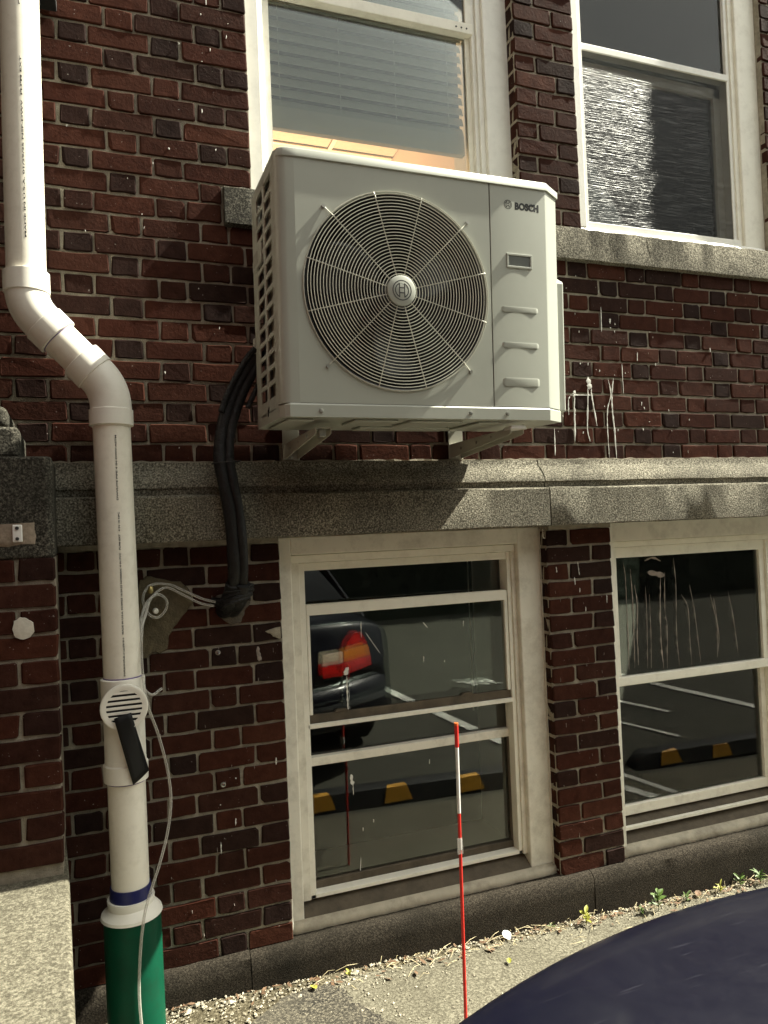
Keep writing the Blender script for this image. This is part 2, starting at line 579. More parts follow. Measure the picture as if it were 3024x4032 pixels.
def car_paint():
    ma, nt, p = nodes_of('navy_car_paint')
    L = nt.links
    v = coords(nt, (1, 1, 1), True)
    p.inputs['Base Color'].default_value = (0.0022, 0.0025, 0.0085, 1)
    p.inputs['Metallic'].default_value = 0.0
    p.inputs['Specular IOR Level'].default_value = 0.25
    p.inputs['Coat Weight'].default_value = 0.45
    p.inputs['Coat Roughness'].default_value = 0.10
    n1 = N(nt, 'ShaderNodeTexNoise', Scale=3.0, Detail=9.0, Roughness=0.7)
    L.new(v, n1.inputs['Vector'])
    r1 = ramp(nt, [(0.3, (0.25,) * 3), (0.75, (0.5,) * 3)])
    L.new(n1.outputs[0], r1.inputs[0])
    L.new(r1.outputs[0], p.inputs['Roughness'])
    # dust film and fine scratches
    n2 = N(nt, 'ShaderNodeTexNoise', Scale=5.0, Detail=14.0, Roughness=0.85, Distortion=0.6)
    L.new(v, n2.inputs['Vector'])
    r2_ = ramp(nt, [(0.45, (0.01,) * 3), (0.75, (0.20,) * 3)])
    L.new(n2.outputs[0], r2_.inputs[0])
    mp2 = nt.nodes.new('ShaderNodeMapping')
    mp2.inputs['Rotation'].default_value = (0, 0, 0.5)
    mp2.inputs['Scale'].default_value = (3, 60, 3)
    L.new(v, mp2.inputs[0])
    n3 = N(nt, 'ShaderNodeTexNoise', Scale=3.0, Detail=2.0)
    L.new(mp2.outputs[0], n3.inputs['Vector'])
    r3 = ramp(nt, [(0.70, (0, 0, 0)), (0.74, (0.4,) * 3)])
    L.new(n3.outputs[0], r3.inputs[0])
    ad_ = nt.nodes.new('ShaderNodeMath')
    ad_.operation = 'ADD'
    L.new(r2_.outputs[0], ad_.inputs[0])
    L.new(r3.outputs[0], ad_.inputs[1])
    mx = mixc(nt)
    L.new(ad_.outputs[0], mx.inputs[0])
    mx.inputs[6].default_value = (0.0022, 0.0025, 0.0085, 1)
    mx.inputs[7].default_value = (0.030, 0.030, 0.040, 1)
    L.new(mx.outputs[2], p.inputs['Base Color'])
    return ma


CARP = car_paint()


def lamp_mat(name, c):
    ma, nt, p = nodes_of(name)
    p.inputs['Base Color'].default_value = (*c, 1)
    p.inputs['Roughness'].default_value = 0.15
    p.inputs['Coat Weight'].default_value = 0.5
    v = coords(nt, (1, 1, 1), True)
    w = N(nt, 'ShaderNodeTexNoise', Scale=120.0, Detail=1.0)
    nt.links.new(v, w.inputs['Vector'])
    b = N(nt, 'ShaderNodeBump', Strength=0.3, Distance=0.003)
    nt.links.new(w.outputs[0], b.inputs['Height'])
    nt.links.new(b.outputs[0], p.inputs['Normal'])
    return ma


LRED = lamp_mat('red_lens', (0.60, 0.012, 0.010))
LAMB = lamp_mat('amber_lens', (0.75, 0.22, 0.02))
LWHT = lamp_mat('clear_lens', (0.70, 0.55, 0.42))

# ================================================================== the setting
def strip_mesh(xs, ys, dz=0.0, jitter=0.0):
    mb = MB()
    n = len(ys)
    for x in xs:
        for y in ys:
            mb.v.append((x, y, ground_z(x) + dz + R.uniform(-jitter, jitter)))
    for i in range(len(xs) - 1):
        for j in range(n - 1):
            mb.f.append((i * n + j, (i + 1) * n + j, (i + 1) * n + j + 1, i * n + j + 1))
    return mb


strip_mesh([-60, -20, -6, -2, 0, 2, 4, 8, 20, 60], [-90, -40, -20, -10, -5, -2, 0.0]).build('parking_lot', ASPH, kind='structure')
strip_mesh([0.62 + 0.2 * i for i in range(30)], [-1.02, -0.6, -0.3, -0.075], 0.006).build('concrete_apron', CONC, kind='structure')
strip_mesh([-0.09 + 0.08 * i for i in range(70)], [-0.30, -0.22, -0.15, -0.08, -0.02], 0.003, 0.0015).build('grit_strip', SOIL, kind='structure')
tp = MB()
poly = []
key = [(0.16, -0.62), (0.24, -0.36), (0.33, -0.21), (0.44, -0.13), (0.52, -0.10), (0.60, -0.088), (0.655, -0.125), (0.665, -0.20), (0.70, -0.27), (0.76, -0.36), (0.80, -0.46), (0.90, -0.66)]
for p, q in zip(key, key[1:]):
    for i in range(5):
        t = i / 5
        poly.append((p[0] + (q[0] - p[0]) * t + R.uniform(-.012, .012), p[1] + (q[1] - p[1]) * t + R.uniform(-.010, .010)))
poly.append(key[-1])
tp.add([(x, y, ground_z(x) + 0.011) for x, y in poly], [tuple(range(len(poly)))])
tp.build('asphalt_patch', TAR, kind='structure')


def floor_line(x0, y0, x1, y1, w, name='parking_line', group=None, label=None):
    d = Vector((x1 - x0, y1 - y0, 0)).normalized()
    nn = Vector((-d.y, d.x, 0)) * w / 2
    ps = [Vector((x0, y0, 0)) - nn, Vector((x1, y1, 0)) - nn, Vector((x1, y1, 0)) + nn, Vector((x0, y0, 0)) + nn]
    MB().add([(p.x, p.y, ground_z(p.x) + 0.010) for p in ps], [(0, 1, 2, 3)]).build(name, LINEP, kind='structure')


floor_line(2.33, -5.2, 2.56, -1.9, 0.10)
floor_line(4.68, -5.2, 4.98, -1.9, 0.10)
floor_line(2.70, -1.0, 2.83, -0.62, 0.08)
floor_line(2.86, -1.25, 2.98, -0.62, 0.05)
floor_line(3.60, -2.5, 3.82, -1.6, 0.05)
floor_line(4.10, -2.9, 4.26, -2.2, 0.06)
nm = text_mesh('305', 0.30, 0.006, 0, 'LEFT', 1.05)
for vtx in nm.vertices:
    x, y = vtx.co.x, vtx.co.y
    vtx.co = (3.18 + x * 0.80 + y * 0.35, -4.07 + y * 1.05, 0)
    vtx.co.z = ground_z(vtx.co.x) + 0.011 + HC
no = link_mesh('painted_stall_number', nm, LINEP, None, (0, 0, 0))
no['kind'] = 'structure'

# ================================================================== brick building
bld = thing('brick_building', 'dark red brick building with cast stone belt course and white sash windows', 'building', (1.2, 0.2, -1.53))
Z0, CR = 1.5899, 0.06774       # height of course joint 0, course height
HB = CR - 0.0090               # brick height
MOD = 0.2887                   # one stretcher and one header with their joints


def brick_verts(Lx, h, d, rg, amp=0.0022):
    """irregular brick face with worn corners: outline of 8, an eased arris and sides"""
    a, b = Lx / 2, h / 2
    out = []
    for sx, sz in ((-1, -1), (1, -1), (1, 1), (-1, 1)):
        c = rg.uniform(0.002, 0.005) if rg.random() < 0.93 else rg.uniform(0.006, 0.010)
        p1 = (sx * a, sz * (b - c))
        p2 = (sx * (a - c * rg.uniform(0.8, 1.6)), sz * b)
        pr = [p1, p2] if sx * sz > 0 else [p2, p1]
        if (sx, sz) in ((-1, -1),): pr = [p1, p2]
        if (sx, sz) == (1, -1): pr = [p2, p1]
        if (sx, sz) == (1, 1): pr = [p1, p2]
        if (sx, sz) == (-1, 1): pr = [p2, p1]
        out += pr
        # an uneven point in the middle of each long edge
        if (sx, sz) == (-1, -1): out.append((rg.uniform(-.3, .3) * a, -b))
        if (sx, sz) == (1, 1): out.append((rg.uniform(-.3, .3) * a, b))
    out = [(x + rg.uniform(-amp, amp), z + rg.uniform(-amp, amp)) for x, z in out]
    n = len(out)
    front = [(x * (1 - 0.004 / a), rg.uniform(-0.0008, 0.0008), z * (1 - 0.0025 / b)) for x, z in out]
    mid = [(x, 0.0028, z) for x, z in out]
    back = [(x, d, z) for x, z in out]
    vs = front + mid + back
    fs = [tuple(range(n))]
    for k in range(2):
        fs += [(k * n + i, k * n + n + i, k * n + n + (i + 1) % n, k * n + (i + 1) % n) for i in range(n)]
    return vs, fs


def brick_mesh(kind, i):
    rg = random.Random(kind * 100 + i)
    Lx = 0.186 if kind else 0.0825
    mb = MB()
    mb.add(*brick_verts(Lx, HB, 0.03, rg))
    me = mb.mesh('brick_shape')
    me.materials.append(BRICK if kind else BRICKH)
    return me


STR = [brick_mesh(1, i) for i in range(10)]
HDR = [brick_mesh(0, i) for i in range(10)]
MASS = {}


def lay(parent, mass_key, x0, x1, z, visible, y=0.0, force=None):
    """one brick between x0 and x1 (joints already taken off), centred on height z"""
    Lx = x1 - x0
    if Lx < 0.014: return
    st = Lx > 0.125 if force is None else force
    yo = y + R.uniform(-0.0025, 0.0015)
    zc = z + R.uniform(-0.0012, 0.0012)
    if visible:
        me = R.choice(STR if st else HDR)
        o = bpy.data.objects.new('stretcher_brick' if st else 'header_brick', me)
        col.objects.link(o)
        o.parent = parent
        o.location = Vector(((x0 + x1) / 2, yo, zc)) - ORG[parent]
        o.scale = (Lx / (0.186 if st else 0.0825), 1, 1)
        o.rotation_euler = (0, R.uniform(-0.007, 0.007), R.uniform(-0.004, 0.004))
    else:
        vs, fs = brick_verts(Lx, HB, 0.03, R)
        mb = MASS.setdefault((parent, mass_key, st), MB())
        mb.add([(v[0] + (x0 + x1) / 2, v[1] + yo, v[2] + zc) for v in vs], fs)


def course(parent, key, k, spans, hc, vis):
    """one Flemish course k in the given spans; hc: a header centre of this course"""
    z = Z0 - CR * (k + 0.5)
    for xa, xb in spans:
        n = math.floor((xa - hc) / MOD) - 1
        cuts = []
        while hc + n * MOD - 0.1 < xb:
            c = hc + n * MOD
            cuts += [c - 0.0465, c + 0.0465]
            n += 1
        cuts = [c + R.uniform(-0.004, 0.004) for c in cuts if xa + 0.03 < c < xb - 0.03]
        e = [xa - 0.005] + cuts + [xb + 0.005]
        for a, b in zip(e, e[1:]):
            a2, b2 = a + 0.0043 + R.uniform(-0.0012, 0.001), b - 0.0043 + R.uniform(-0.001, 0.0012)
            lay(parent, key, a2, b2, z, vis((a2 + b2) / 2, z))


def vis_up(x, z):
    if x < -0.36 or x > 2.98: return False
    if z > 1.80 + 0.20 * x: return False
    if 0.68 < x < 1.55 and 0.38 < z < 1.12: return False
    if z < 0.20 and x < -0.25: return False
    return True


# mortar bodies of the walls (holes left for the windows)
upw = MB()
MY0, MY1 = 0.007, 0.16
for x0, x1, z0, z1 in ((-2.5, 0.482, 1.04, 3.4), (-2.5, 7.0, 0.0, 1.04), (1.5485, 1.828, 1.04, 3.4), (2.852, 7.0, 1.04, 3.4), (0.482, 1.5485, 2.78, 3.4), (1.828, 2.852, 2.78, 3.4)):
    upw.box(x0, x1, MY0, MY1, z0, z1)
upw = upw.build('upper_wall', MORTAR, bld)
for k in range(-27, 20):
    ze, zo = 0.0645, 0.2110
    hc = ze if k % 2 == 0 else zo
    if k <= 5:
        course(upw, 'a', k, [(-2.4, 0.480)], hc, vis_up)
        z = Z0 - CR * (k + 0.5)
        # narrow pier between the two windows: stretcher and header change sides in each course
        cut = 1.5485 + (0.182 if k % 2 else 0.092) + R.uniform(-.006, .006)
        for a, b in ((1.5485, cut - .005), (cut + .005, 1.826)):
            lay(upw, 'a', a, b, z, z < 2.3)
        course(upw, 'a', k, [(2.854, 6.9)], hc, vis_up)
        # brick returns at the window openings, facing left
        for xr, seen in ((1.5485, z < 2.3), (2.854, z < 2.35)):
            if seen:
                o = bpy.data.objects.new('return_brick', R.choice(HDR))
                col.objects.link(o)
                o.parent = upw
                o.location = Vector((xr - 0.0005, 0.040, z)) - ORG[upw]
                o.rotation_euler = (0, 0, -math.pi / 2)
                o.scale = (0.72, 1, 1)
    elif k <= 7:
        course(upw, 'a', k, [(-2.4, 0.376)], hc, vis_up)
        course(upw, 'a', k, [(2.96, 6.9)], hc, vis_up)
    else:
        course(upw, 'a', k, [(-2.4, 6.9)], hc, vis_up)

bsw = MB()
for x0, x1, z0, z1 in ((-2.5, 0.531, -1.40, 0.0), (1.596, 1.896, -1.40, 0.0), (2.96, 7.0, -1.40, 0.0)):
    bsw.box(x0, x1, MY0, MY1, z0, z1)
bsw.box(-2.5, 7, MY0 + .05, MY1, -1.53, -1.40)
bsw = bsw.build('basement_wall', MORTAR, bld)


def vis_low(x, z):
    return -0.20 < x < 2.95


for k in range(24, 44):
    hc = 0.187 if k % 2 == 0 else 0.331
    z = Z0 - CR * (k + 0.5)
    course(bsw, 'b', k, [(-2.4, 0.529)], hc, vis_low)
    cut = 1.596 + (0.205 if k % 2 else 0.103) + R.uniform(-.004, .004)
    for a, b in ((1.596, cut - .006), (cut + .006, 1.896)):
        lay(bsw, 'b', a, b, z, True)
    course(bsw, 'b', k, [(2.962, 6.9)], hc, vis_low)
    o = bpy.data.objects.new('return_brick', R.choice(HDR))
    col.objects.link(o)
    o.parent = bsw
    o.location = Vector((1.5955, 0.040, z)) - ORG[bsw]
    o.rotation_euler = (0, 0, -math.pi / 2)
    o.scale = (0.72, 1, 1)
for (par, key, st), mb in MASS.items():
    mb.build('brickwork', BRICKS if st else BRICKSH, par, kind='stuff')
# inner skin of the wall that closes the building from the inside
sk = MB()
for x0, x1, z0, z1 in ((-2.5, 0.50, -1.53, 3.4), (1.53, 1.86, -1.53, 3.4), (2.83, 7.0, -1.53, 3.4), (0.5, 1.53, 0.02, 1.10), (1.86, 2.83, 0.02, 1.10), (0.5, 1.53, -1.53, -1.34), (1.86, 2.83, -1.53, -1.34), (0.5, 1.53, 2.80, 3.4), (1.86, 2.83, 2.80, 3.4)):
    sk.box(x0, x1, 0.165, 0.53, z0, z1)
sk.build('inner_wall', PLASTER, bld)

# ---- belt course
cor = holder('belt_course', bld)
PROF = [(0.006, 0.238), (-0.022, 0.238), (-0.026, 0.219), (-0.030, 0.213), (-0.040, 0.203), (-0.052, 0.191), (-0.064, 0.176), (-0.072, 0.161), (-0.074, 0.152), (-0.068, 0.147), (-0.066, 0.129), (-0.098, 0.125), (-0.102, 0.120), (-0.102, -0.016), (-0.098, -0.020), (0.006, -0.020)]
for x0, x1 in ((-2.4, -1.3), (-1.296, 1.552), (1.557, 3.05), (3.055, 6.9)):
    me = MB()
    nseg = max(2, int((x1 - x0) / 0.06))
    n = len(PROF)
    for i in range(nseg + 1):
        x = x0 + (x1 - x0) * i / nseg
        for j, (y, z) in enumerate(PROF):
            w = 0.0014 if 0 < j < n - 1 else 0
            me.v.append((x, y + R.uniform(-w, w), z + R.uniform(-w, w)))
    for i in range(nseg):
        for j in range(n):
            me.f.append((i * n + j, i * n + (j + 1) % n, (i + 1) * n + (j + 1) % n, (i + 1) * n + j))
    me.f.append(tuple(range(n)))
    me.f.append(tuple(nseg * n + j for j in reversed(range(n))))
    me.build('belt_stone', STONE, cor, smooth=True, auto=35)
jm = MB()
for x in (-1.298, 1.5545, 3.0525):
    jm.prism([(y + 0.008, z - 0.003) for y, z in PROF], 'x', x - 0.003, x + 0.003)
jm.build('mortar_joint', MORTAR, cor)
# lime mortar bed under and over the belt course
def bead(x0, x1, za, zb, jz):
    mb = MB()
    n_ = max(2, int((x1 - x0) / 0.03))
    for i in range(n_ + 1):
        x = x0 + (x1 - x0) * i / n_
        j = R.uniform(0, .006)
        mb.v += [(x, 0.008, za), (x, -0.003 - j, za + R.uniform(-jz, jz)), (x, -0.003 - j, zb), (x, 0.008, zb)]
    for i in range(n_):
        for q in range(4):
            mb.f.append((i * 4 + q, i * 4 + (q + 1) % 4, (i + 1) * 4 + (q + 1) % 4, (i + 1) * 4 + q))
    mb.f += [(0, 1, 2, 3), tuple(n_ * 4 + q for q in (3, 2, 1, 0))]
    mb.build('mortar_bed', MORTAR, cor)


bead(-1.2, 4.0, 0.2440, 0.2375, .003)
bead(-1.2, 0.528, -0.038, -0.0205, .004)
bead(1.600, 1.892, -0.036, -0.0205, .004)
bead(2.97, 4.0, -0.038, -0.0205, .004)

# ---- foundation
fnd = holder('foundation', bld)
for x0, x1 in ((-2.4, -0.20), (-0.197, 0.379), (0.382, 1.72), (1.723, 3.3), (3.303, 6.9)):
    me = MB()
    n = max(3, int((x1 - x0) / 0.05))
    for i in range(n + 1):
        x = x0 + (x1 - x0) * i / n
        tz = -1.386
        j1, j2 = R.uniform(-.004, .004), R.uniform(-.0015, .0015)
        me.v += [(x, 0.05, tz), (x, -0.010 + j2, tz + j1 * .5), (x, -0.030 + j2, tz - 0.016 + j1), (x, -0.034 + R.uniform(-.001, .001), -1.45), (x, -0.036, -1.75), (x, 0.05, -1.75)]
    for i in range(n):
        for j in range(6):
            me.f.append((i * 6 + j, i * 6 + (j + 1) % 6, (i + 1) * 6 + (j + 1) % 6, (i + 1) * 6 + j))
    me.f += [tuple(range(6)), tuple(n * 6 + j for j in reversed(range(6)))]
    me.build('foundation_block', FOUND, fnd, smooth=True, auto=50)


# ---- stone sills of the upper windows
def stone_sill(x0, x1):
    mb = MB()
    n = int((x1 - x0) / 0.03)
    for i in range(n + 1):
        x = x0 + (x1 - x0) * i / n
        j = [R.uniform(-.0025, .0025) for _ in range(4)]
        mb.v += [(x, 0.12, 1.188), (x, -0.020 + j[0], 1.173 + j[1]), (x, -0.026 + j[2], 1.166), (x, -0.026 + j[3], 1.046), (x, -0.018, 1.042), (x, 0.12, 1.042)]
    for i in range(n):
        for q in range(6):
            mb.f.append((i * 6 + q, i * 6 + (q + 1) % 6, (i + 1) * 6 + (q + 1) % 6, (i + 1) * 6 + q))
    mb.f += [tuple(range(6)), tuple(n * 6 + q for q in reversed(range(6)))]
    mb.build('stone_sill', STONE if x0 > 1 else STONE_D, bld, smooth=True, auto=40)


stone_sill(0.384, 1.660)
stone_sill(1.668, 2.955)


# ---- windows ------------------------------------------------------------
def piece(win, name, m, x0, x1, y0, y1, z0, z1, bevel=0.002):
    return MB().box(x0, x1, y0, y1, z0, z1).build(name, m, win, bevel=bevel)


def pane(win, x0, x1, y, z0, z1, m=None, name='pane'):
    return MB().box(x0, x1, y, y + 0.003, z0, z1).build(name, m or GLASS, win)


# upper window behind the heat pump
wa = holder('window', bld, 'tall white sash window above the outdoor unit')
piece(wa, 'casing', VINYLW, 0.474, 0.537, 0.048, 0.13, 1.186, 2.75, 0.004)
piece(wa, 'casing', VINYLW, 1.442, 1.556, 0.056, 0.13, 1.186, 2.75, 0.004)
piece(wa, 'casing', VINYLW, 0.537, 1.442, 0.056, 0.13, 2.70, 2.75)
piece(wa, 'casing', VINYLW, 0.537, 1.442, 0.056, 0.13, 1.186, 1.215)
piece(wa, 'stop', VINYLW, 0.537, 0.556, 0.072, 0.14, 1.215, 2.70)
piece(wa, 'stop', VINYLW, 1.420, 1.442, 0.072, 0.14, 1.215, 2.70)
piece(wa, 'stop', VINYLW, 1.404, 1.420, 0.084, 0.14, 1.215, 2.70)
piece(wa, 'sash_stile', VINYL, 0.556, 0.586, 0.100, 0.135, 1.215, 1.952)
piece(wa, 'sash_stile', VINYL, 1.384, 1.404, 0.104, 0.135, 1.215, 1.952)
piece(wa, 'sash_rail', VINYL, 0.556, 1.404, 0.100, 0.135, 1.215, 1.262)
piece(wa, 'meeting_rail', VINYL, 0.545, 1.410, 0.078, 0.128, 1.952, 1.996, 0.004)
piece(wa, 'sash_stile', VINYL, 0.556, 0.590, 0.082, 0.110, 1.996, 2.70)
piece(wa, 'sash_stile', VINYL, 1.378, 1.404, 0.082, 0.110, 1.996, 2.70)
for dx in (1.335, 1.358, 1.381):
    MB().lathe([(0.0035, 0.0765), (0.0035, 0.08)], (dx, 1.972), 'y', 10).build('screw_hole', ACD, wa)
pane(wa, 0.586, 1.384, 0.114, 1.262, 1.952, GLASSU)
pane(wa, 0.590, 1.378, 0.092, 1.996, 2.70, GLASSU)

# upper right window with the insect screen
wr = holder('window', bld, 'sash window with a grey insect screen over its lower half')
piece(wr, 'casing', VINYLW, 1.828, 1.868, 0.018, 0.10, 1.200, 2.75, 0.004)
piece(wr, 'casing', VINYL, 2.735, 2.856, 0.036, 0.12, 1.186, 2.75, 0.006)
piece(wr, 'stop', VINYL, 2.712, 2.735, 0.050, 0.12, 1.215, 2.75)
piece(wr, 'screen_track', VINYLW, 1.868, 1.890, 0.032, 0.10, 1.236, 2.75)
piece(wr, 'screen_track', VINYLW, 2.694, 2.712, 0.058, 0.12, 1.230, 2.75)
piece(wr, 'sash_rail', VINYLW, 1.868, 2.712, 0.040, 0.12, 1.206, 1.236)
piece(wr, 'meeting_rail', VINYLW, 1.868, 2.700, 0.055, 0.10, 1.974, 2.004, 0.003)
piece(wr, 'sash_rail', VINYL, 1.890, 2.694, 0.102, 0.14, 1.915, 1.960)
piece(wr, 'sash_stile', VINYL, 2.655, 2.694, 0.102, 0.14, 1.236, 1.960)
pane(wr, 1.890, 2.655, 0.118, 1.236, 1.915, GLASSU)
pane(wr, 1.890, 2.694, 0.074, 2.004, 2.75, GLASSU)
MB().add([(1.890, 0.061, 1.236), (2.694, 0.063, 1.236), (2.694, 0.063, 1.974), (1.890, 0.061, 1.974)], [(0, 1, 2, 3)]).build('insect_screen', SCREEN, wr)
# lumpy flashing tape on the sill
fl = MB()
n = 44
for i in range(n + 1):
    x = 1.835 + (2.83 - 1.835) * i / n
    a, b, c = R.uniform(-.004, .004), R.uniform(-.006, .006), R.uniform(-.004, .004)
    fl.v += [(x, 0.055, 1.212), (x, 0.034 + a, 1.207), (x, 0.020 + b, 1.195 + c), (x, 0.012 + a + b * .5, 1.180 + c), (x, 0.010, 1.170)]
for i in range(n):
    for j in range(4):
        fl.f.append((i * 5 + j, i * 5 + j + 1, i * 5 + 6 + j, i * 5 + 5 + j))
fl.build('sill_flashing', VINYLW, wr, smooth=True, auto=80)

# basement window with the half-lowered storm panel
w1 = holder('window', bld, 'cream basement window with a half lowered storm panel')
piece(w1, 'casing', PAINT, 0.526, 0.583, 0.050, 0.13, -1.362, -0.022, 0.005)
piece(w1, 'casing', PAINT, 1.495, 1.600, 0.056, 0.13, -1.362, -0.022, 0.006)
piece(w1, 'casing', PAINT, 0.583, 1.495, 0.053, 0.13, -0.086, -0.022, 0.004)
piece(w1, 'stop', PAINT, 0.583, 0.618, 0.082, 0.15, -1.310, -0.088)
piece(w1, 'stop', PAINT, 1.478, 1.495, 0.080, 0.15, -1.310, -0.088)
piece(w1, 'head_board', VINYL, 0.585, 1.493, 0.074, 0.15, -0.116, -0.0885, 0.004)
piece(w1, 'storm_frame', VINYL, 0.618, 0.638, 0.088, 0.15, -1.310, -0.118)
piece(w1, 'storm_frame', VINYL, 1.462, 1.478, 0.088, 0.15, -1.310, -0.118)
piece(w1, 'storm_frame', VINYL, 0.638, 1.462, 0.090, 0.15, -0.146, -0.118)
piece(w1, 'storm_frame', VINYL, 0.618, 1.478, 0.088, 0.15, -1.310, -1.296)
piece(w1, 'panel_rail', VINYL, 0.640, 1.460, 0.092, 0.118, -0.308, -0.268, 0.003)
piece(w1, 'panel_rail', VINYL, 0.630, 1.466, 0.088, 0.114, -0.712, -0.696, 0.002)
piece(w1, 'panel_rail', SUBSILL, 0.640, 1.460, 0.097, 0.114, -0.696, -0.664, 0.002)
piece(w1, 'panel_stile', VINYL, 0.640, 0.652, 0.092, 0.114, -0.664, -0.308)
piece(w1, 'panel_stile', VINYL, 1.446, 1.460, 0.092, 0.114, -0.664, -0.308)
for x in (0.76, 1.27):
    MB().prism([(x - .03, -.664), (x + .03, -.664), (x + .016, -.655), (x - .016, -.655)], 'y', 0.094, 0.112).build('panel_latch', SUBSILL, w1)
pane(w1, 0.652, 1.446, 0.104, -0.664, -0.308)
piece(w1, 'inner_sash_rail', PAINT, 0.640, 1.470, 0.128, 0.160, -0.858, -0.826, 0.003)
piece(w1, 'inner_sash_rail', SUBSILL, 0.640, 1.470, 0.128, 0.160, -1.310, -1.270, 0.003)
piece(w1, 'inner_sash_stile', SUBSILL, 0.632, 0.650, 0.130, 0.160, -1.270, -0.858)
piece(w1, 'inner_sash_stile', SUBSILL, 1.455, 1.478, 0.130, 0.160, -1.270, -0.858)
pane(w1, 0.650, 1.455, 0.140, -1.270, -0.858)
pane(w1, 0.640, 1.470, 0.156, -0.826, -0.130)
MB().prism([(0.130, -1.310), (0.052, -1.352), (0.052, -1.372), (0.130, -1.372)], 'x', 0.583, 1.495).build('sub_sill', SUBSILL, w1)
sl = MB()
n = 40
for i in range(n + 1):
    x = 0.522 + (1.602 - 0.522) * i / n
    a, b = R.uniform(-.0016, .0016), R.uniform(-.002, .002)
    e = 0.010 if i in (0, n) else 0
    sl.v += [(x, 0.10, -1.352), (x, 0.046 + a + e, -1.353), (x, 0.028 + a + e, -1.363), (x, 0.024 + b + e, -1.383), (x, 0.032 + e, -1.402), (x, 0.10, -1.405)]
for i in range(n):
    for j in range(6):
        sl.f.append((i * 6 + j, i * 6 + (j + 1) % 6, (i + 1) * 6 + (j + 1) % 6, (i + 1) * 6 + j))
sl.f += [tuple(range(6)), tuple(n * 6 + j for j in reversed(range(6)))]
sl.build('sill_board', SILLP, w1, smooth=True, auto=60)
for cx in (1.5945, 0.5315):
    ck = MB()
    ck.tube([(cx + R.uniform(-.0008, .0008), (0.050 if cx > 1 else 0.012), -1.36 + i * .0225) for i in range(60)], [R.uniform(.002, .0045) for i in range(60)], 6)
    ck.build('caulk_bead', CAULK, w1, smooth=True)
ckb = MB()
ckb.tube(spline([(1.605, 0.045, -1.335), (1.612, 0.03, -1.358), (1.606, 0.02, -1.378), (1.618, 0.012, -1.392)], 4), [.008, .011, .013, .012, .009, .012, .014, .013, .010, .008, .009, .007, .005], 8)
ckb.build('caulk_lump', CAULK, w1, smooth=True)

# second basement window
w2 = holder('window', bld, 'cream basement window streaked with white droppings')
piece(w2, 'casing', VINYL, 1.893, 1.930, 0.028, 0.13, -1.345, -0.020, 0.004)
piece(w2, 'casing', PAINT, 2.850, 2.966, 0.056, 0.13, -1.362, -0.020, 0.006)
piece(w2, 'casing', PAINT, 1.930, 2.850, 0.040, 0.13, -0.098, -0.018, 0.004)
piece(w2, 'head_board', VINYL, 1.930, 2.850, 0.062, 0.14, -0.124, -0.100, 0.004)
piece(w2, 'storm_frame', VINYL, 1.930, 1.960, 0.078, 0.15, -1.290, -0.126)
piece(w2, 'storm_frame', VINYL, 2.800, 2.850, 0.070, 0.15, -1.290, -0.126)
piece(w2, 'sash_rail', VINYL, 1.960, 2.800, 0.080, 0.12, -0.170, -0.126)
piece(w2, 'sash_stile', VINYL, 1.960, 1.984, 0.084, 0.12, -0.670, -0.170)
piece(w2, 'sash_stile', VINYL, 2.772, 2.800, 0.084, 0.12, -0.670, -0.170)
piece(w2, 'meeting_rail', VINYL, 1.950, 2.800, 0.078, 0.13, -0.708, -0.670, 0.004)
piece(w2, 'sash_stile', VINYL, 1.960, 1.976, 0.110, 0.15, -1.218, -0.708)
piece(w2, 'sash_stile', PAINT, 2.772, 2.800, 0.110, 0.15, -1.218, -0.708)
piece(w2, 'sash_rail', PAINT, 1.960, 2.800, 0.108, 0.15, -1.260, -1.218, 0.004)
piece(w2, 'storm_frame', VINYL, 1.930, 2.850, 0.072, 0.15, -1.304, -1.290)
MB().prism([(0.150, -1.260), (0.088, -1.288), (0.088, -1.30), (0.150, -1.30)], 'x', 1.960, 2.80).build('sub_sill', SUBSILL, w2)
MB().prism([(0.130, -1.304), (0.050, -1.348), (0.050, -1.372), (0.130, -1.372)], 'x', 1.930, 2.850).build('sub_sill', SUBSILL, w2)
sl = MB()
for i in range(n + 1):
    x = 1.893 + (2.97 - 1.893) * i / n
    a, b = R.uniform(-.0016, .0016), R.uniform(-.002, .002)
    sl.v += [(x, 0.10, -1.346), (x, 0.046 + a, -1.347), (x, 0.026 + a, -1.358), (x, 0.022 + b, -1.378), (x, 0.030, -1.398), (x, 0.10, -1.402)]
for i in range(n):
    for j in range(6):
        sl.f.append((i * 6 + j, i * 6 + (j + 1) % 6, (i + 1) * 6 + (j + 1) % 6, (i + 1) * 6 + j))
sl.f += [tuple(range(6)), tuple(n * 6 + j for j in reversed(range(6)))]
sl.build('sill_board', SILLP, w2, smooth=True, auto=60)
pane(w2, 1.984, 2.772, 0.098, -0.670, -0.170)
pane(w2, 1.976, 2.772, 0.126, -1.218, -0.708)
pane(w2, 1.976, 2.772, 0.140, -0.708, -0.150)

# ---- rooms behind the windows
rm = holder('basement_room', bld)
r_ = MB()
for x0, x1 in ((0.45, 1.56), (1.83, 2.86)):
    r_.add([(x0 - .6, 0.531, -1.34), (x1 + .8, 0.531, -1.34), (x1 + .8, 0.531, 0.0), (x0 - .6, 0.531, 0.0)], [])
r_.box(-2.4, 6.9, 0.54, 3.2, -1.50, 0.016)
rmo = r_.build('room_shell', ROOMD, rm)
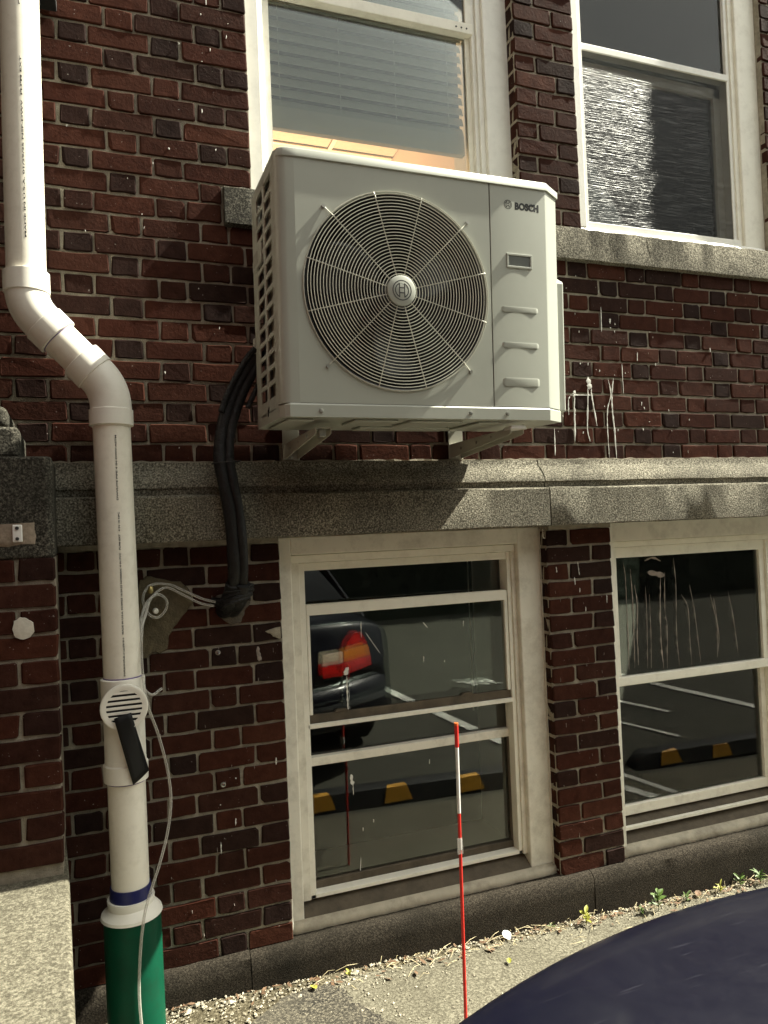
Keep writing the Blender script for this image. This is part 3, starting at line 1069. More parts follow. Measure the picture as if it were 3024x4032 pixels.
# cut the openings out of the room shell's front
bm = bmesh.new()
bm.from_mesh(rmo.data)
for f in list(bm.faces):
    if abs(f.calc_center_median().y + ORG[rm].y - 0.54) < 1e-4: bm.faces.remove(f)
bm.to_mesh(rmo.data)
bm.free()
for x in (1.50, 2.80):
    cd = MB()
    cd.tube([(x - 0.075, 0.36, -0.05), (x - 0.075, 0.36, -0.80)], 0.0025, 6)
    cd.tube([(x - 0.055, 0.36, -0.05), (x - 0.055, 0.36, -0.80)], 0.0025, 6)
    cd.build('blind_cord', WHITEP, rm)
ru = holder('upper_room', bld)
MB().box(0.10, 1.80, 3.6, 3.7, 0.9, 3.2).box(0.05, 0.10, 0.53, 3.7, 0.9, 3.2).box(1.72, 1.80, 0.53, 3.6, 0.9, 3.2).box(0.1, 1.8, 0.53, 3.6, 0.80, 0.90).build('room_wall', mat('peach_wall', (0.62, 0.48, 0.35), 0.9, 0.04, 4), ru)
MB().box(0.05, 1.85, 0.53, 3.7, 2.36, 2.40).build('ceiling_void', PLASTER, ru)
for i in range(3):
    for j in range(5):
        x0, y0 = 0.12 + i * 0.60, 0.55 + j * 0.61
        MB().box(x0, min(x0 + 0.57, 1.715), y0, y0 + 0.58, 2.316, 2.330).build('ceiling_tile', CEIL, ru, bevel=0.004)
for i in range(4):
    x = 0.105 + i * 0.60
    MB().box(x - .012, x + .012, 0.54, 3.58, 2.308, 2.317).build('ceiling_bar', TGRID, ru)
for j in range(6):
    y = 0.54 + j * 0.61
    MB().box(0.11, 1.71, y - .012, y + .012, 2.3075, 2.3165).build('ceiling_bar', TGRID, ru)
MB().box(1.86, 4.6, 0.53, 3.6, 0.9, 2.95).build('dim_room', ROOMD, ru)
lo = bpy.data.lights.new('room_lamp', 'POINT')
lo.energy = 30
lo.color = (1.0, 0.84, 0.62)
lo.shadow_soft_size = 0.15
lob = bpy.data.objects.new('room_lamp', lo)
col.objects.link(lob)
lob.location = (0.95, 2.6, 1.35 + HC)

# ---- stains, patches and splashes that belong to the wall
WALL_DRIPS =[
  (0.0170,[(1.821,0.576),(1.827,0.549),(1.824,0.526)]),
  (0.0050,[(1.820,0.533),(1.815,0.465),(1.808,0.365),(1.818,0.313)]),
  (0.0040,[(1.836,0.529),(1.835,0.502),(1.846,0.434),(1.855,0.376)]),
  (0.0120,[(1.754,0.513),(1.752,0.498)]),
  (0.0060,[(1.753,0.500),(1.749,0.412),(1.747,0.313)]),
  (0.0040,[(1.732,0.495),(1.723,0.474),(1.722,0.419)]),
  (0.0030,[(1.732,0.499),(1.837,0.501)]),
  (0.0070,[(1.943,0.820),(1.942,0.799)]),
  (0.0030,[(1.919,0.574),(1.929,0.505),(1.910,0.446),(1.905,0.366),(1.908,0.244)]),
  (0.0050,[(1.946,0.574),(1.935,0.510),(1.933,0.446),(1.939,0.361),(1.943,0.244)]),
  (0.0030,[(1.991,0.635),(1.993,0.512)]),
  (0.0030,[(1.901,0.866),(1.898,0.764)]),
  (0.0030,[(2.461,0.724),(2.460,0.704)]),
  (0.0030,[(1.652,0.364),(1.650,0.256)]),
  (0.0030,[(2.072,0.687),(2.070,0.649)]),
  (0.0030,[(2.082,0.479),(2.081,0.462)]),
]
GLASS1 =[
  (0.0160,[(0.785,-0.510),(0.786,-0.537)]),
  (0.0060,[(0.786,-0.540),(0.786,-0.607),(0.787,-0.674)]),
  (0.0030,[(0.849,-0.345),(0.848,-0.405)]),
  (0.0020,[(0.865,-0.387),(0.919,-0.470)]),
  (0.0030,[(1.095,-0.497),(1.094,-0.521)]),
  (0.0030,[(1.182,-0.520),(1.181,-0.530)]),
  (0.0030,[(1.269,-0.376),(1.268,-0.400)]),
  (0.0030,[(1.098,-0.369),(1.116,-0.391)]),
]
GLASS1L =[
  (0.0120,[(0.799,-0.912),(0.803,-0.950)]),
  (0.0030,[(0.805,-0.947),(0.805,-0.989)]),
  (0.0030,[(1.117,-0.903),(1.116,-0.920)]),
  (0.0030,[(0.880,-1.091),(0.880,-1.103)]),
  (0.0030,[(0.838,-1.114),(0.837,-1.128)]),
  (0.0030,[(0.824,-1.220),(0.820,-1.273)]),
]
GLASS2 =[
  (0.0040,[(2.030,-0.191),(2.037,-0.253),(2.037,-0.369),(2.037,-0.478),(2.035,-0.647)]),
  (0.0040,[(2.064,-0.221),(2.069,-0.344),(2.068,-0.508),(2.064,-0.643)]),
  (0.0050,[(2.083,-0.290),(2.092,-0.373),(2.085,-0.509),(2.083,-0.632)]),
  (0.0030,[(2.139,-0.301),(2.139,-0.445),(2.131,-0.650)]),
  (0.0030,[(2.158,-0.336),(2.156,-0.515),(2.150,-0.652)]),
  (0.0060,[(2.223,-0.257),(2.213,-0.382),(2.208,-0.534),(2.216,-0.659)]),
  (0.0040,[(2.245,-0.245),(2.237,-0.411),(2.244,-0.482),(2.235,-0.661)]),
  (0.0030,[(2.296,-0.185),(2.302,-0.304),(2.294,-0.514),(2.301,-0.654)]),
  (0.0030,[(2.330,-0.348),(2.362,-0.407),(2.365,-0.534),(2.369,-0.661)]),
  (0.0030,[(2.377,-0.309),(2.397,-0.424),(2.419,-0.652)]),
  (0.0200,[(2.155,-0.239),(2.240,-0.259)]),
  (0.0080,[(2.141,-0.190),(2.184,-0.179),(2.226,-0.195)]),
  (0.0030,[(2.491,-0.359),(2.527,-0.520),(2.521,-0.619)]),
  (0.0030,[(2.593,-0.352),(2.618,-0.484),(2.635,-0.645)]),
  (0.0030,[(2.509,-0.375),(2.521,-0.476),(2.515,-0.640)]),
]
SPECKS_A =[
  (0.0040,[(0.349,1.814),(0.349,1.796)]),
  (0.0030,[(0.255,1.648),(0.255,1.641)]),
  (0.0030,[(0.329,1.599),(0.329,1.596)]),
  (0.0030,[(0.421,1.747),(0.421,1.744)]),
  (0.0030,[(0.330,1.763),(0.330,1.756)]),
  (0.0030,[(0.323,1.434),(0.323,1.420)]),
  (0.0040,[(0.209,1.286),(0.213,1.280)]),
]
SPECKS_B =[
  (0.0040,[(0.493,-0.765),(0.492,-0.790)]),
  (0.0030,[(0.300,-1.014),(0.300,-1.054)]),
  (0.0030,[(0.356,-0.812),(0.356,-0.817)]),
  (0.0030,[(0.303,-0.892),(0.303,-0.895)]),
  (0.0030,[(0.351,-0.945),(0.350,-0.969)]),
]
PIER =[
  (0.0040,[(1.578,-0.031),(1.578,-0.061),(1.586,-0.070)]),
  (0.0030,[(1.732,-0.167),(1.738,-0.222)]),
  (0.0030,[(1.714,-0.229),(1.716,-0.260)]),
  (0.0030,[(1.737,-0.273),(1.736,-0.291)]),
  (0.0030,[(1.632,-0.183),(1.634,-0.206)]),
  (0.0030,[(1.864,-0.306),(1.863,-0.343)]),
  (0.0030,[(1.761,-0.350),(1.760,-0.371)]),
]


def drip_mesh(lines, y, thick=0.0012):
    mb = MB()
    for w, pts in lines:
        if len(pts) == 2 and abs(pts[0][1] - pts[1][1]) < 0.02 and w >= 0.006 and abs(pts[0][0] - pts[1][0]) < 0.02:
            pts = [(pts[0][0], pts[0][1] + w * .4), ((pts[0][0] + pts[1][0]) / 2, (pts[0][1] + pts[1][1]) / 2), (pts[1][0], pts[1][1] - w * .5)]
        P = spline([(x, y, z) for x, z in pts], 7)
        L = len(P)
        rs = []
        for i in range(L):
            t = i / (L - 1)
            e = min(1, 4 * t + .25, 4 * (1 - t) + .35)
            rs.append(w * 0.62 * e * R.uniform(0.45, 1.35))
        mb.tube([p + Vector((R.uniform(-1, 1) * w * .15, 0, 0)) for p in P], rs, 6, ry=thick / (w * .5))
    return mb


drip_mesh(WALL_DRIPS, -0.0025).build('white_splash', WHITEMK, upw, kind='stuff', smooth=True)
drip_mesh(SPECKS_A, -0.0025).build('white_speck', WHITEMK, upw, kind='stuff', smooth=True)
drip_mesh(SPECKS_B + PIER, -0.0025).build('white_speck', WHITEMK, bsw, kind='stuff', smooth=True)
sp = []
for _ in range(170):
    x, z = R.uniform(-0.1, 2.8), R.uniform(0.26, 1.9)
    if 1.55 < x: z = R.uniform(0.26, 1.0)
    if .48 < x < 1.55: continue
    d = abs(x - 1.9)
    if R.random() > (1.0 if d < 0.35 else 0.45): continue
    w = R.uniform(0.0012, 0.0032)
    sp.append((w, [(x, z), (x + R.uniform(-.002, .002), z - R.uniform(.002, .012))]))
drip_mesh(sp, -0.0022).build('white_speck', WHITEMK, upw, kind='stuff', smooth=True)
sp = []
for _ in range(60):
    x, z = R.choice([R.uniform(0.08, 0.5), R.uniform(1.62, 1.88)]), R.uniform(-1.3, -0.1)
    sp.append((R.uniform(0.001, 0.0025), [(x, z), (x + R.uniform(-.002, .002), z - R.uniform(.003, .02))]))
drip_mesh(sp, -0.0022).build('white_speck', SMEAR, bsw, kind='stuff', smooth=True)
drip_mesh(GLASS1, 0.1035, 0.0006).build('white_splash', WHITEMK, w1, kind='stuff', smooth=True)
drip_mesh(GLASS1L, 0.1395, 0.0006).build('white_splash', WHITEMK, w1, kind='stuff', smooth=True)
drip_mesh(GLASS2, 0.0975, 0.0006).build('white_splash', SMEAR, w2, kind='stuff', smooth=True)


def blob(pts, y0, y1, m, parent, name, jit=.003):
    """a flat irregular patch with a rounded edge"""
    c = Vector((sum(p[0] for p in pts) / len(pts), 0, sum(p[1] for p in pts) / len(pts)))
    ring = []
    k = len(pts)
    for i in range(k):
        a, b = pts[i], pts[(i + 1) % k]
        for t in (0, .33, .66):
            ring.append((a[0] + (b[0] - a[0]) * t + R.uniform(-jit, jit), a[1] + (b[1] - a[1]) * t + R.uniform(-jit, jit)))
    n_ = len(ring)
    mb = MB()
    mb.v += [(x, y1, z) for x, z in ring]
    mb.v += [(c.x + (x - c.x) * .96, y0 + .0005, c.z + (z - c.z) * .96) for x, z in ring]
    mb.v += [(c.x + (x - c.x) * .5, y0 - R.uniform(0, .002), c.z + (z - c.z) * .5) for x, z in ring]
    for q in range(2):
        mb.f += [(q * n_ + i, q * n_ + (i + 1) % n_, q * n_ + n_ + (i + 1) % n_, q * n_ + n_ + i) for i in range(n_)]
    mb.f.append(tuple(2 * n_ + i for i in range(n_)))
    return mb.build(name, m, parent, smooth=True, auto=60)


blob([(0.070, -0.135), (0.105, -0.125), (0.150, -0.140), (0.205, -0.150), (0.225, -0.175), (0.240, -0.225), (0.205, -0.262), (0.175, -0.300), (0.160, -0.325), (0.150, -0.365), (0.128, -0.385), (0.110, -0.372), (0.085, -0.395), (0.060, -0.38), (0.050, -0.25)], -0.0045, 0.008, PATCH, bsw, 'mortar_patch')
blob([(0.300, -0.225), (0.315, -0.20), (0.40, -0.195), (0.425, -0.235), (0.408, -0.262), (0.395, -0.300), (0.355, -0.305), (0.325, -0.280)], -0.004, 0.008, PUTTY, bsw, 'sealed_hole')
blob([(0.468, -0.335), (0.528, -0.322), (0.528, -0.368), (0.505, -0.360), (0.488, -0.345)], -0.003, 0.008, MORTAR, bsw, 'mortar_patch')
blob([(0.44, -0.386), (0.449, -0.385), (0.452, -0.41), (0.458, -0.434), (0.446, -0.436), (0.440, -0.415)], -0.0035, 0.004, SMEAR, bsw, 'paint_chip')

# ================================================================== entrance pier and landing at the left
pier = thing('entrance_pier', 'projecting brick pier with a dark stone band beside the white drain pipe', 'pier', (-0.5, -0.15, -0.88))
PY = -0.35
core = MB().prism([(-1.0, PY + 0.008), (-0.152, PY + 0.008), (-0.166, 0.0), (-1.0, 0.0)], 'z', -0.885, -0.046).build('mortar_core', MORTAR, pier)
for k in range(13):
    z = -0.046 - CR * (k + 0.5) + 0.004
    if z < -0.875: continue
    cut = [-0.149, -0.243 if k % 2 == 0 else -0.338, -0.447, -0.545, -0.75, -0.845, -0.98] if k % 2 == 0 else [-0.149, -0.352, -0.45, -0.65, -0.75, -0.98]
    for b, a in zip(cut, cut[1:]):
        if a > -0.46:
            lay(core, 'p', a + .005, b - (.005 if b < -0.15 else 0), z, True, PY)
        else:
            vs, fs = brick_verts(b - a - .01, HB, .03, R)
            MASS.setdefault('pier', MB()).add([(v[0] + (a + b) / 2, v[1] + PY, v[2] + z) for v in vs], fs)
MASS['pier'].build('brickwork', BRICKS, pier, kind='stuff')
sb = MB().prism([(-1.0, PY - 0.002), (-0.160, PY - 0.002), (-0.150, PY + 0.012), (-0.163, 0.0), (-1.0, 0.0)], 'z', -0.046, 0.226)
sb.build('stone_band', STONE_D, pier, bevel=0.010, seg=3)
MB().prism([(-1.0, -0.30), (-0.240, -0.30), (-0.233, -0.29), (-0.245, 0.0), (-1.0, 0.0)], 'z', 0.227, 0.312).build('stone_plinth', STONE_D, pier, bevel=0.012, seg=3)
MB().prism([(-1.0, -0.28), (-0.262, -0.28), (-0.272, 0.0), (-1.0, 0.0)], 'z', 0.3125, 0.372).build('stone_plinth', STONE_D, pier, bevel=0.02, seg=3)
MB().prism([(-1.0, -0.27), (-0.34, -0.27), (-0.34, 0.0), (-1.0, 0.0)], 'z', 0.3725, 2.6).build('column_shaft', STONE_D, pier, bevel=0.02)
blob([(-0.30, 0.046), (-0.192, 0.048), (-0.193, -0.008), (-0.30, -0.012)], PY - 0.0035, PY, mat('bare_stone', (0.24, 0.19, 0.14), 0.9, 0.3, 90, bump=.6, bscale=200), pier, 'bare_patch')
blob([(-0.252, -0.206), (-0.236, -0.197), (-0.222, -0.20), (-0.206, -0.213), (-0.204, -0.238), (-0.214, -0.252), (-0.232, -0.257), (-0.25, -0.25), (-0.257, -0.228)], PY - 0.006, PY + .004, CAULK, pier, 'filler_spot', .0008)
clip = thing('conduit_clip', 'small white plastic clip with two screws on the dark stone band', 'clip', (-0.237, PY - 0.003, 0.022))
MB().box(-0.249, -0.225, PY - 0.009, PY - 0.003, -0.001, 0.045).build('plate', WHITEP, clip, bevel=0.004, seg=3)
for z in (0.036, 0.008):
    MB().lathe([(0.0045, PY - 0.0095), (0.0045, PY - 0.0125), (0.001, PY - 0.0126)], (-0.237, z), 'y', 12).build('screw', INK, clip, smooth=True)

pw = MB().box(-6.0, -0.42, -14.0, -0.36, -1.9, 6.5)  # unseen wall, added to block sky light from the left
pw.build('sky_block_wall', mat('block_wall_brick', (0.035, 0.016, 0.013), 0.95, 0.5, 20, bump=.6, bscale=60, spec=.05), bld)
LZ = -0.885
land = MB()
land.prism([(-1.3, 0.0), (-0.168, 0.0), (-0.138, -0.35), (-0.092, -1.02), (-0.06, -1.40), (-1.3, -1.40)], 'z', -1.56, LZ)
land.build('concrete_landing', CONC, org=(-0.6, -0.7, -1.56), bevel=0.012, seg=3, label='pale concrete landing slab at the foot of the brick pier', cat='landing')
post = MB()
post.tube([(-0.300, -0.66, LZ), (-0.296, -0.66, LZ + .1), (-0.292, -0.655, LZ + .2), (-0.296, -0.65, LZ + .32)], [.022, .021, .023, .020], 14)
post.build('handrail_post', mat('brown_painted_iron', (0.12, 0.085, 0.04), 0.6, 0.3, 30, bump=.4), org=(-0.3, -0.66, LZ), smooth=True, label='brown rounded iron post standing on the concrete landing', cat='post')

# ================================================================== heat pump
AW, AH, AD = 0.940, 0.755, 0.370
AX, AY, AZ = 0.452, -0.482, 0.320
ac = thing('air_conditioner', 'grey white outdoor heat pump unit with a round fan grille under the tall window', 'air conditioner', (AX, AY, AZ))
ac.rotation_euler = (math.radians(2.2), 0, 0)


def A(x, y, z): return (AX + x, AY + y, AZ + z)


def abox(x0, x1, y0, y1, z0, z1, mb=None):
    return (mb or MB()).box(AX + x0, AX + x1, AY + y0, AY + y1, AZ + z0, AZ + z1)


FX, FZ, FR = 0.362, 0.372, 0.289
SEAM = 0.668
# front panel with the round opening, rounded left edge
fp = MB()
x0, x1, z0, z1 = 0.052, SEAM - 0.0015, 0.040, AH - 0.022
ang = sorted(set([2 * math.pi * i / 72 for i in range(72)] + [math.atan2(z - FZ, x - FX) % (2 * math.pi) for x in (x0, x1) for z in (z0, z1)]))
n = len(ang)
for y in (0.0, 0.012):
    for a in ang:
        c, s_ = math.cos(a), math.sin(a)
        t = min([(x1 - FX) / c if c > 1e-6 else 9, (x0 - FX) / c if c < -1e-6 else 9, (z1 - FZ) / s_ if s_ > 1e-6 else 9, (z0 - FZ) / s_ if s_ < -1e-6 else 9])
        fp.v.append(A(FX + c * t, y if y == 0 else 0.0, FZ + s_ * t))
    for a in ang:
        fp.v.append(A(FX + math.cos(a) * FR, y, FZ + math.sin(a) * FR))
for i in range(n):
    j = (i + 1) % n
    fp.f.append((i, j, n + j, n + i))
    fp.f.append((n + i, n + j, 3 * n + j, 3 * n + i))
fp = fp.build('front_panel', ACP, ac, smooth=True, auto=30)
# left corner: a wide soft fold
lc = MB()
fold = [(0.054, 0.0), (0.030, 0.002), (0.014, 0.006), (0.005, 0.014), (0.0, 0.030), (0.0, 0.052), (0.006, 0.052), (0.054, 0.02)]
lc.prism([(AX + x, AY + y) for x, y in fold], 'z', AZ + 0.040, AZ + AH - 0.022)
lc.build('corner_panel', ACP, ac, smooth=True, auto=35)
# service panel with chamfered right edge
sp_ = MB()
sp_.prism([(AX + SEAM + 0.0015, AY), (AX + 0.866, AY), (AX + 0.870, AY + 0.001), (AX + AW - .003, AY + 0.046), (AX + AW, AY + 0.052), (AX + AW, AY + 0.10), (AX + SEAM + 0.0015, AY + 0.10)], 'z', AZ + 0.040, AZ + AH - 0.022)
sp_.build('service_panel', ACP, ac, bevel=0.0015)
MB().box(AX + SEAM - 0.0015, AX + SEAM + 0.0015, AY + 0.004, AY + 0.09, AZ + 0.012, AZ + AH - 0.024).build('panel_seam', ACD, ac)
# right side and back
abox(AW - 0.006, AW, 0.10, AD, 0.03, AH - 0.022).build('side_panel', ACP, ac)
vc = MB().prism([(AY + 0.062, AZ + 0.035), (AY + AD - .02, AZ + 0.035), (AY + AD - .02, AZ + 0.49), (AY + 0.10, AZ + 0.49), (AY + 0.062, AZ + 0.465)], 'x', AX + AW, AX + AW + 0.034)
vc.build('valve_cover', ACP, ac, bevel=0.008, seg=3)
# lid
lid = MB()
prof = [(0.0, 0.03), (0.006, 0.010), (0.022, -0.001), (0.06, -0.005), (0.872, -0.005), (AW + .004, 0.044), (AW + .006, AD), (0.0, AD)]
for z, g in ((AH - 0.026, 0.0), (AH - 0.006, 0.0), (AH - 0.001, -0.004), (AH + 0.001, -0.012)):
    lid.v += [A(x + (-g if x < .4 else g), y + (-g if y < .2 else g), z) for x, y in prof]
k = len(prof)
for i in range(3):
    lid.f += [(i * k + j, i * k + (j + 1) % k, (i + 1) * k + (j + 1) % k, (i + 1) * k + j) for j in range(k)]
lid.f += [tuple(range(k)), tuple(3 * k + j for j in reversed(range(k)))]
lid.build('lid', ACP, ac, smooth=True, auto=50)
# base pan lip and pan
bp = MB()
prof2 = [(0.0, 0.04), (0.010, 0.008), (0.022, -0.003), (0.868, -0.003), (AW + .002, 0.048), (AW + .002, AD), (0.0, AD)]
k = len(prof2)
for z in (0.0, 0.034, 0.0395):
    g = 0.004 if z > .035 else 0
    bp.v += [A(x + (g if x < .4 else -g), y + g, z) for x, y in prof2]
for i in range(2):
    bp.f += [(i * k + j, i * k + (j + 1) % k, (i + 1) * k + (j + 1) % k, (i + 1) * k + j) for j in range(k)]
bp.f += [tuple(range(k)), tuple(2 * k + j for j in reversed(range(k)))]
bp.build('base_pan', ACP, ac)
for (u0, u1, w0, w1) in ((0.02, 0.10, 0.03, 0.30), (0.22, 0.36, 0.03, 0.16), (0.40, 0.58, 0.04, 0.20), (0.30, 0.62, 0.22, 0.31), (0.64, 0.72, 0.05, 0.28)):
    abox(u0, u1, w0, w1, -0.008, 0.0).build('pan_emboss', ACP, ac, bevel=0.006, seg=2)
for u in (0.10, 0.573, 0.700):
    MB().lathe([(0.0065, AY - 0.0035), (0.006, AY - 0.008), (0.002, AY - 0.0085)], (AX + u + .012, AZ + 0.018), 'y', 14).build('screw', STEEL, ac, smooth=True)
# three pressed ribs on the service panel
for z, h in ((0.345, 0.009), (0.234, 0.009), (0.118, 0.014)):
    rb = MB()
    pts = [A(0.700, 0.002, z), A(0.704, -0.001, z), A(0.712, -0.0025, z), A(0.823, -0.0025, z), A(0.831, -0.001, z), A(0.835, 0.002, z)]
    rb.tube(pts, [h * .3, h * .8, h, h, h * .8, h * .3], 12, ry=0.05)
    rb.build('pressed_rib', ACP, ac, smooth=True)
# recessed handle window
rec = MB()
rec.box(AX + .724, AX + .814, AY - .0035, AY + .001, AZ + .4745, AZ + .481).box(AX + .724, AX + .814, AY - .0035, AY + .001, AZ + .513, AZ + .5195)
rec.box(AX + .724, AX + .7305, AY - .0034, AY + .001, AZ + .481, AZ + .513).box(AX + .8075, AX + .814, AY - .0034, AY + .001, AZ + .481, AZ + .513)
rec.build('handle_frame', ACP, ac, bevel=0.001)
abox(.7305, .8075, -0.0012, 0.0005, .481, .513).build('handle_recess', mat('recess_grey', (0.13, 0.14, 0.125), 0.4, 0.15, 12), ac)
# lettering and emblem
tm = text_mesh('BOSCH', 0.0275, 0.0016, 0.0003, 'LEFT', 1.02)
w = max(v.co.x for v in tm.vertices) - min(v.co.x for v in tm.vertices)
for v in tm.vertices: v.co = (0.757 + v.co.x * 0.086 / w, -0.0008 - v.co.z, 0.659 + v.co.y * 1.06)
tmo = link_mesh('lettering', tm, INK, ac)


def emblem(cx, cz, r, y, name, th):
    mb = MB()

    def ring(ra, rb):
        nn = 48
        for q in range(nn):
            a0, a1 = 2 * math.pi * q / nn, 2 * math.pi * (q + 1) / nn
            P = [(ra, a0), (rb, a0), (rb, a1), (ra, a1)]
            mb.add([A(cx + rr * math.cos(t), y, cz + rr * math.sin(t)) for rr, t in P], [(0, 1, 2, 3)])
    ring(r, r - th)
    # anchor: two D-shaped arcs with their chords and the two bars between
    ri = r * 0.74
    for sgn in (-1, 1):
        a0 = math.acos(0.36)
        nn = 20
        for q in range(nn):
            t0, t1 = -a0 + 2 * a0 * q / nn, -a0 + 2 * a0 * (q + 1) / nn
            mb.add([A(cx + sgn * rr * math.cos(t), y, cz + rr * math.sin(t)) for rr, t in ((ri, t0), (ri - th, t0), (ri - th, t1), (ri, t1))], [(0, 1, 2, 3)])
        xc = sgn * ri * 0.36
        h = ri * math.sin(a0)
        mb.add([A(cx + xc - th / 2, y, cz - h), A(cx + xc + th / 2, y, cz - h), A(cx + xc + th / 2, y, cz + h), A(cx + xc - th / 2, y, cz + h)], [(0, 1, 2, 3)])
    for zz in (-0.24, 0.24):
        mb.add([A(cx - ri * .36, y, cz + zz * r - th / 2), A(cx + ri * .36, y, cz + zz * r - th / 2), A(cx + ri * .36, y, cz + zz * r + th / 2), A(cx - ri * .36, y, cz + zz * r + th / 2)], [(0, 1, 2, 3)])
    mb.build(name, INK, ac)


emblem(0.733, 0.671, 0.0142, -0.0010, 'emblem', 0.0019)
# fan guard
GY = -0.012
nring = 27
for i in range(nring):
    r = 0.050 + (FR + 0.003 - 0.050) * i / (nring - 1)
    yy = GY if i < nring - 1 else -0.004
    MB().tube([A(FX + r * math.cos(t), yy, FZ + r * math.sin(t)) for t in [2 * math.pi * q / 72 for q in range(72)]], 0.00135 if i < nring - 1 else 0.002, 5, closed=True).build('guard_ring', WIRE, ac, smooth=True)
for i in range(12):
    t = math.radians(15 + 30 * i)
    diag = i in (1, 4, 7, 10)
    re = FR + (0.028 if diag else 0.004)
    P = [(0.044, GY + .003), (FR - 0.004, GY + 0.003), (FR + 0.003, GY + .006), (re, -0.002)]
    MB().tube([A(FX + r * math.cos(t), y, FZ + r * math.sin(t)) for r, y in P], 0.0017, 6).build('guard_spoke', WIRE, ac, smooth=True)
    if diag:
        MB().lathe([(0.0055, AY - 0.006), (0.005, AY - 0.0035), (0.005, AY + .001)], (AX + FX + (re + .004) * math.cos(t), AZ + FZ + (re + .004) * math.sin(t)), 'y', 12).build('guard_screw', STEEL, ac, smooth=True)
MB().lathe([(0.002, AY - 0.0195), (0.040, AY - 0.0190), (0.0445, AY - 0.017), (0.045, AY - 0.009)], (AX + FX, AZ + FZ), 'y', 48).build('hub_badge', ACP, ac, smooth=True)
emblem(FX, FZ, 0.030, -0.0202, 'emblem', 0.0032)
# shroud, fan and coil inside
MB().lathe([(FR, AY + 0.011), (FR - 0.014, AY + 0.03), (FR - 0.016, AY + 0.13)], (AX + FX, AZ + FZ), 'y', 64, cap=False).build('shroud', ACD, ac, smooth=True)
abox(0.03, AW - .01, 0.30, 0.31, 0.04, AH - .03).build('rear_coil', ACD, ac)
abox(0.660, 0.664, 0.012, 0.30, 0.04, AH - .03).build('partition', ACD, ac)
abox(0.03, 0.66, 0.29, 0.30, 0.04, AH - .03).build('inner_liner', ACD, ac)
for i in range(3):
    bl = MB()
    a0 = math.radians(20 + 120 * i)
    ns, nr = 8, 7
    for q in range(nr + 1):
        r = 0.05 + (FR - 0.035 - 0.05) * q / nr
        wd = 0.55 + 0.35 * math.sin(math.pi * q / nr)
        for s2 in range(ns + 1):
            t = a0 + wd * (s2 / ns - 0.5) + 0.35 * q / nr
            bl.v.append(A(FX + r * math.cos(t), 0.06 + 0.06 * (s2 / ns), FZ + r * math.sin(t)))
    for q in range(nr):
        for s2 in range(ns):
            bl.f.append((q * (ns + 1) + s2, q * (ns + 1) + s2 + 1, (q + 1) * (ns + 1) + s2 + 1, (q + 1) * (ns + 1) + s2))
    bo = bl.build('fan_blade', FANB, ac, smooth=True, auto=80)
    bo.modifiers.new('solid', 'SOLIDIFY').thickness = 0.004
MB().lathe([(0.01, AY + .05), (0.05, AY + .055), (0.058, AY + .07), (0.058, AY + .20)], (AX + FX, AZ + FZ), 'y', 32).build('fan_hub', FANB, ac, smooth=True)
abox(0.05, AW - .02, AD, AD + .075, 0.02, AH - .04).build('rear_shade_box', ACD, ac)  # hidden box, added so the unit's shade reaches the belt course
# left side: louvre frame with two columns of openings, coil behind
G0, G1 = 0.070, 0.712
NR = 14
ph = (G1 - G0) / NR
for y0, y1 in ((0.052, 0.080), (0.176, 0.196), (0.298, AD)):
    abox(0.0, 0.006, y0, y1, 0.03, AH - 0.024).build('grille_post', ACP, ac, bevel=0.002)
abox(-0.002, 0.004, 0.180, 0.192, 0.05, AH - 0.04).build('grille_rib', ACP, ac, bevel=0.002)
abox(0.0, 0.006, 0.080, 0.298, 0.03, G0).build('grille_foot', ACP, ac)
abox(0.0, 0.006, 0.080, 0.298, G1, AH - 0.024).build('grille_head', ACP, ac)
for i in range(1, NR):
    z = G0 + ph * i
    for y0, y1 in ((0.080, 0.176), (0.196, 0.298)):
        abox(0.0003, 0.0057, y0, y1, z - 0.0075, z + 0.0075).build('grille_bar', ACP, ac, bevel=0.002)
abox(0.016, 0.024, 0.07, 0.186, 0.05, AH - 0.04).build('coil', COIL, ac)
abox(0.016, 0.024, 0.186, 0.31, 0.05, AH - 0.04).build('coil', COILD, ac)
hd = MB().prism([(AY + 0.215, AZ + 0.497), (AY + 0.345, AZ + 0.497), (AY + 0.350, AZ + 0.53), (AY + 0.300, AZ + 0.56), (AY + 0.215, AZ + 0.56)], 'x', AX - 0.006, AX + 0.004)
hd.build('side_handle', ACP, ac, bevel=0.004, seg=3)
abox(-0.0075, -0.006, 0.262, 0.325, 0.508, 0.546).build('handle_hollow', mat('handle_shade', (0.30, 0.29, 0.25), 0.5, 0.05, 9), ac, bevel=0.0005)
abox(-0.006, 0.004, AD - 0.01, AD + 0.012, 0.245, 0.295).build('cable_clip', ACP, ac, bevel=0.002)
abox(-0.001, 0.002, 0.187, 0.199, 0.022, 0.042).build('drain_slot', ACD, ac)

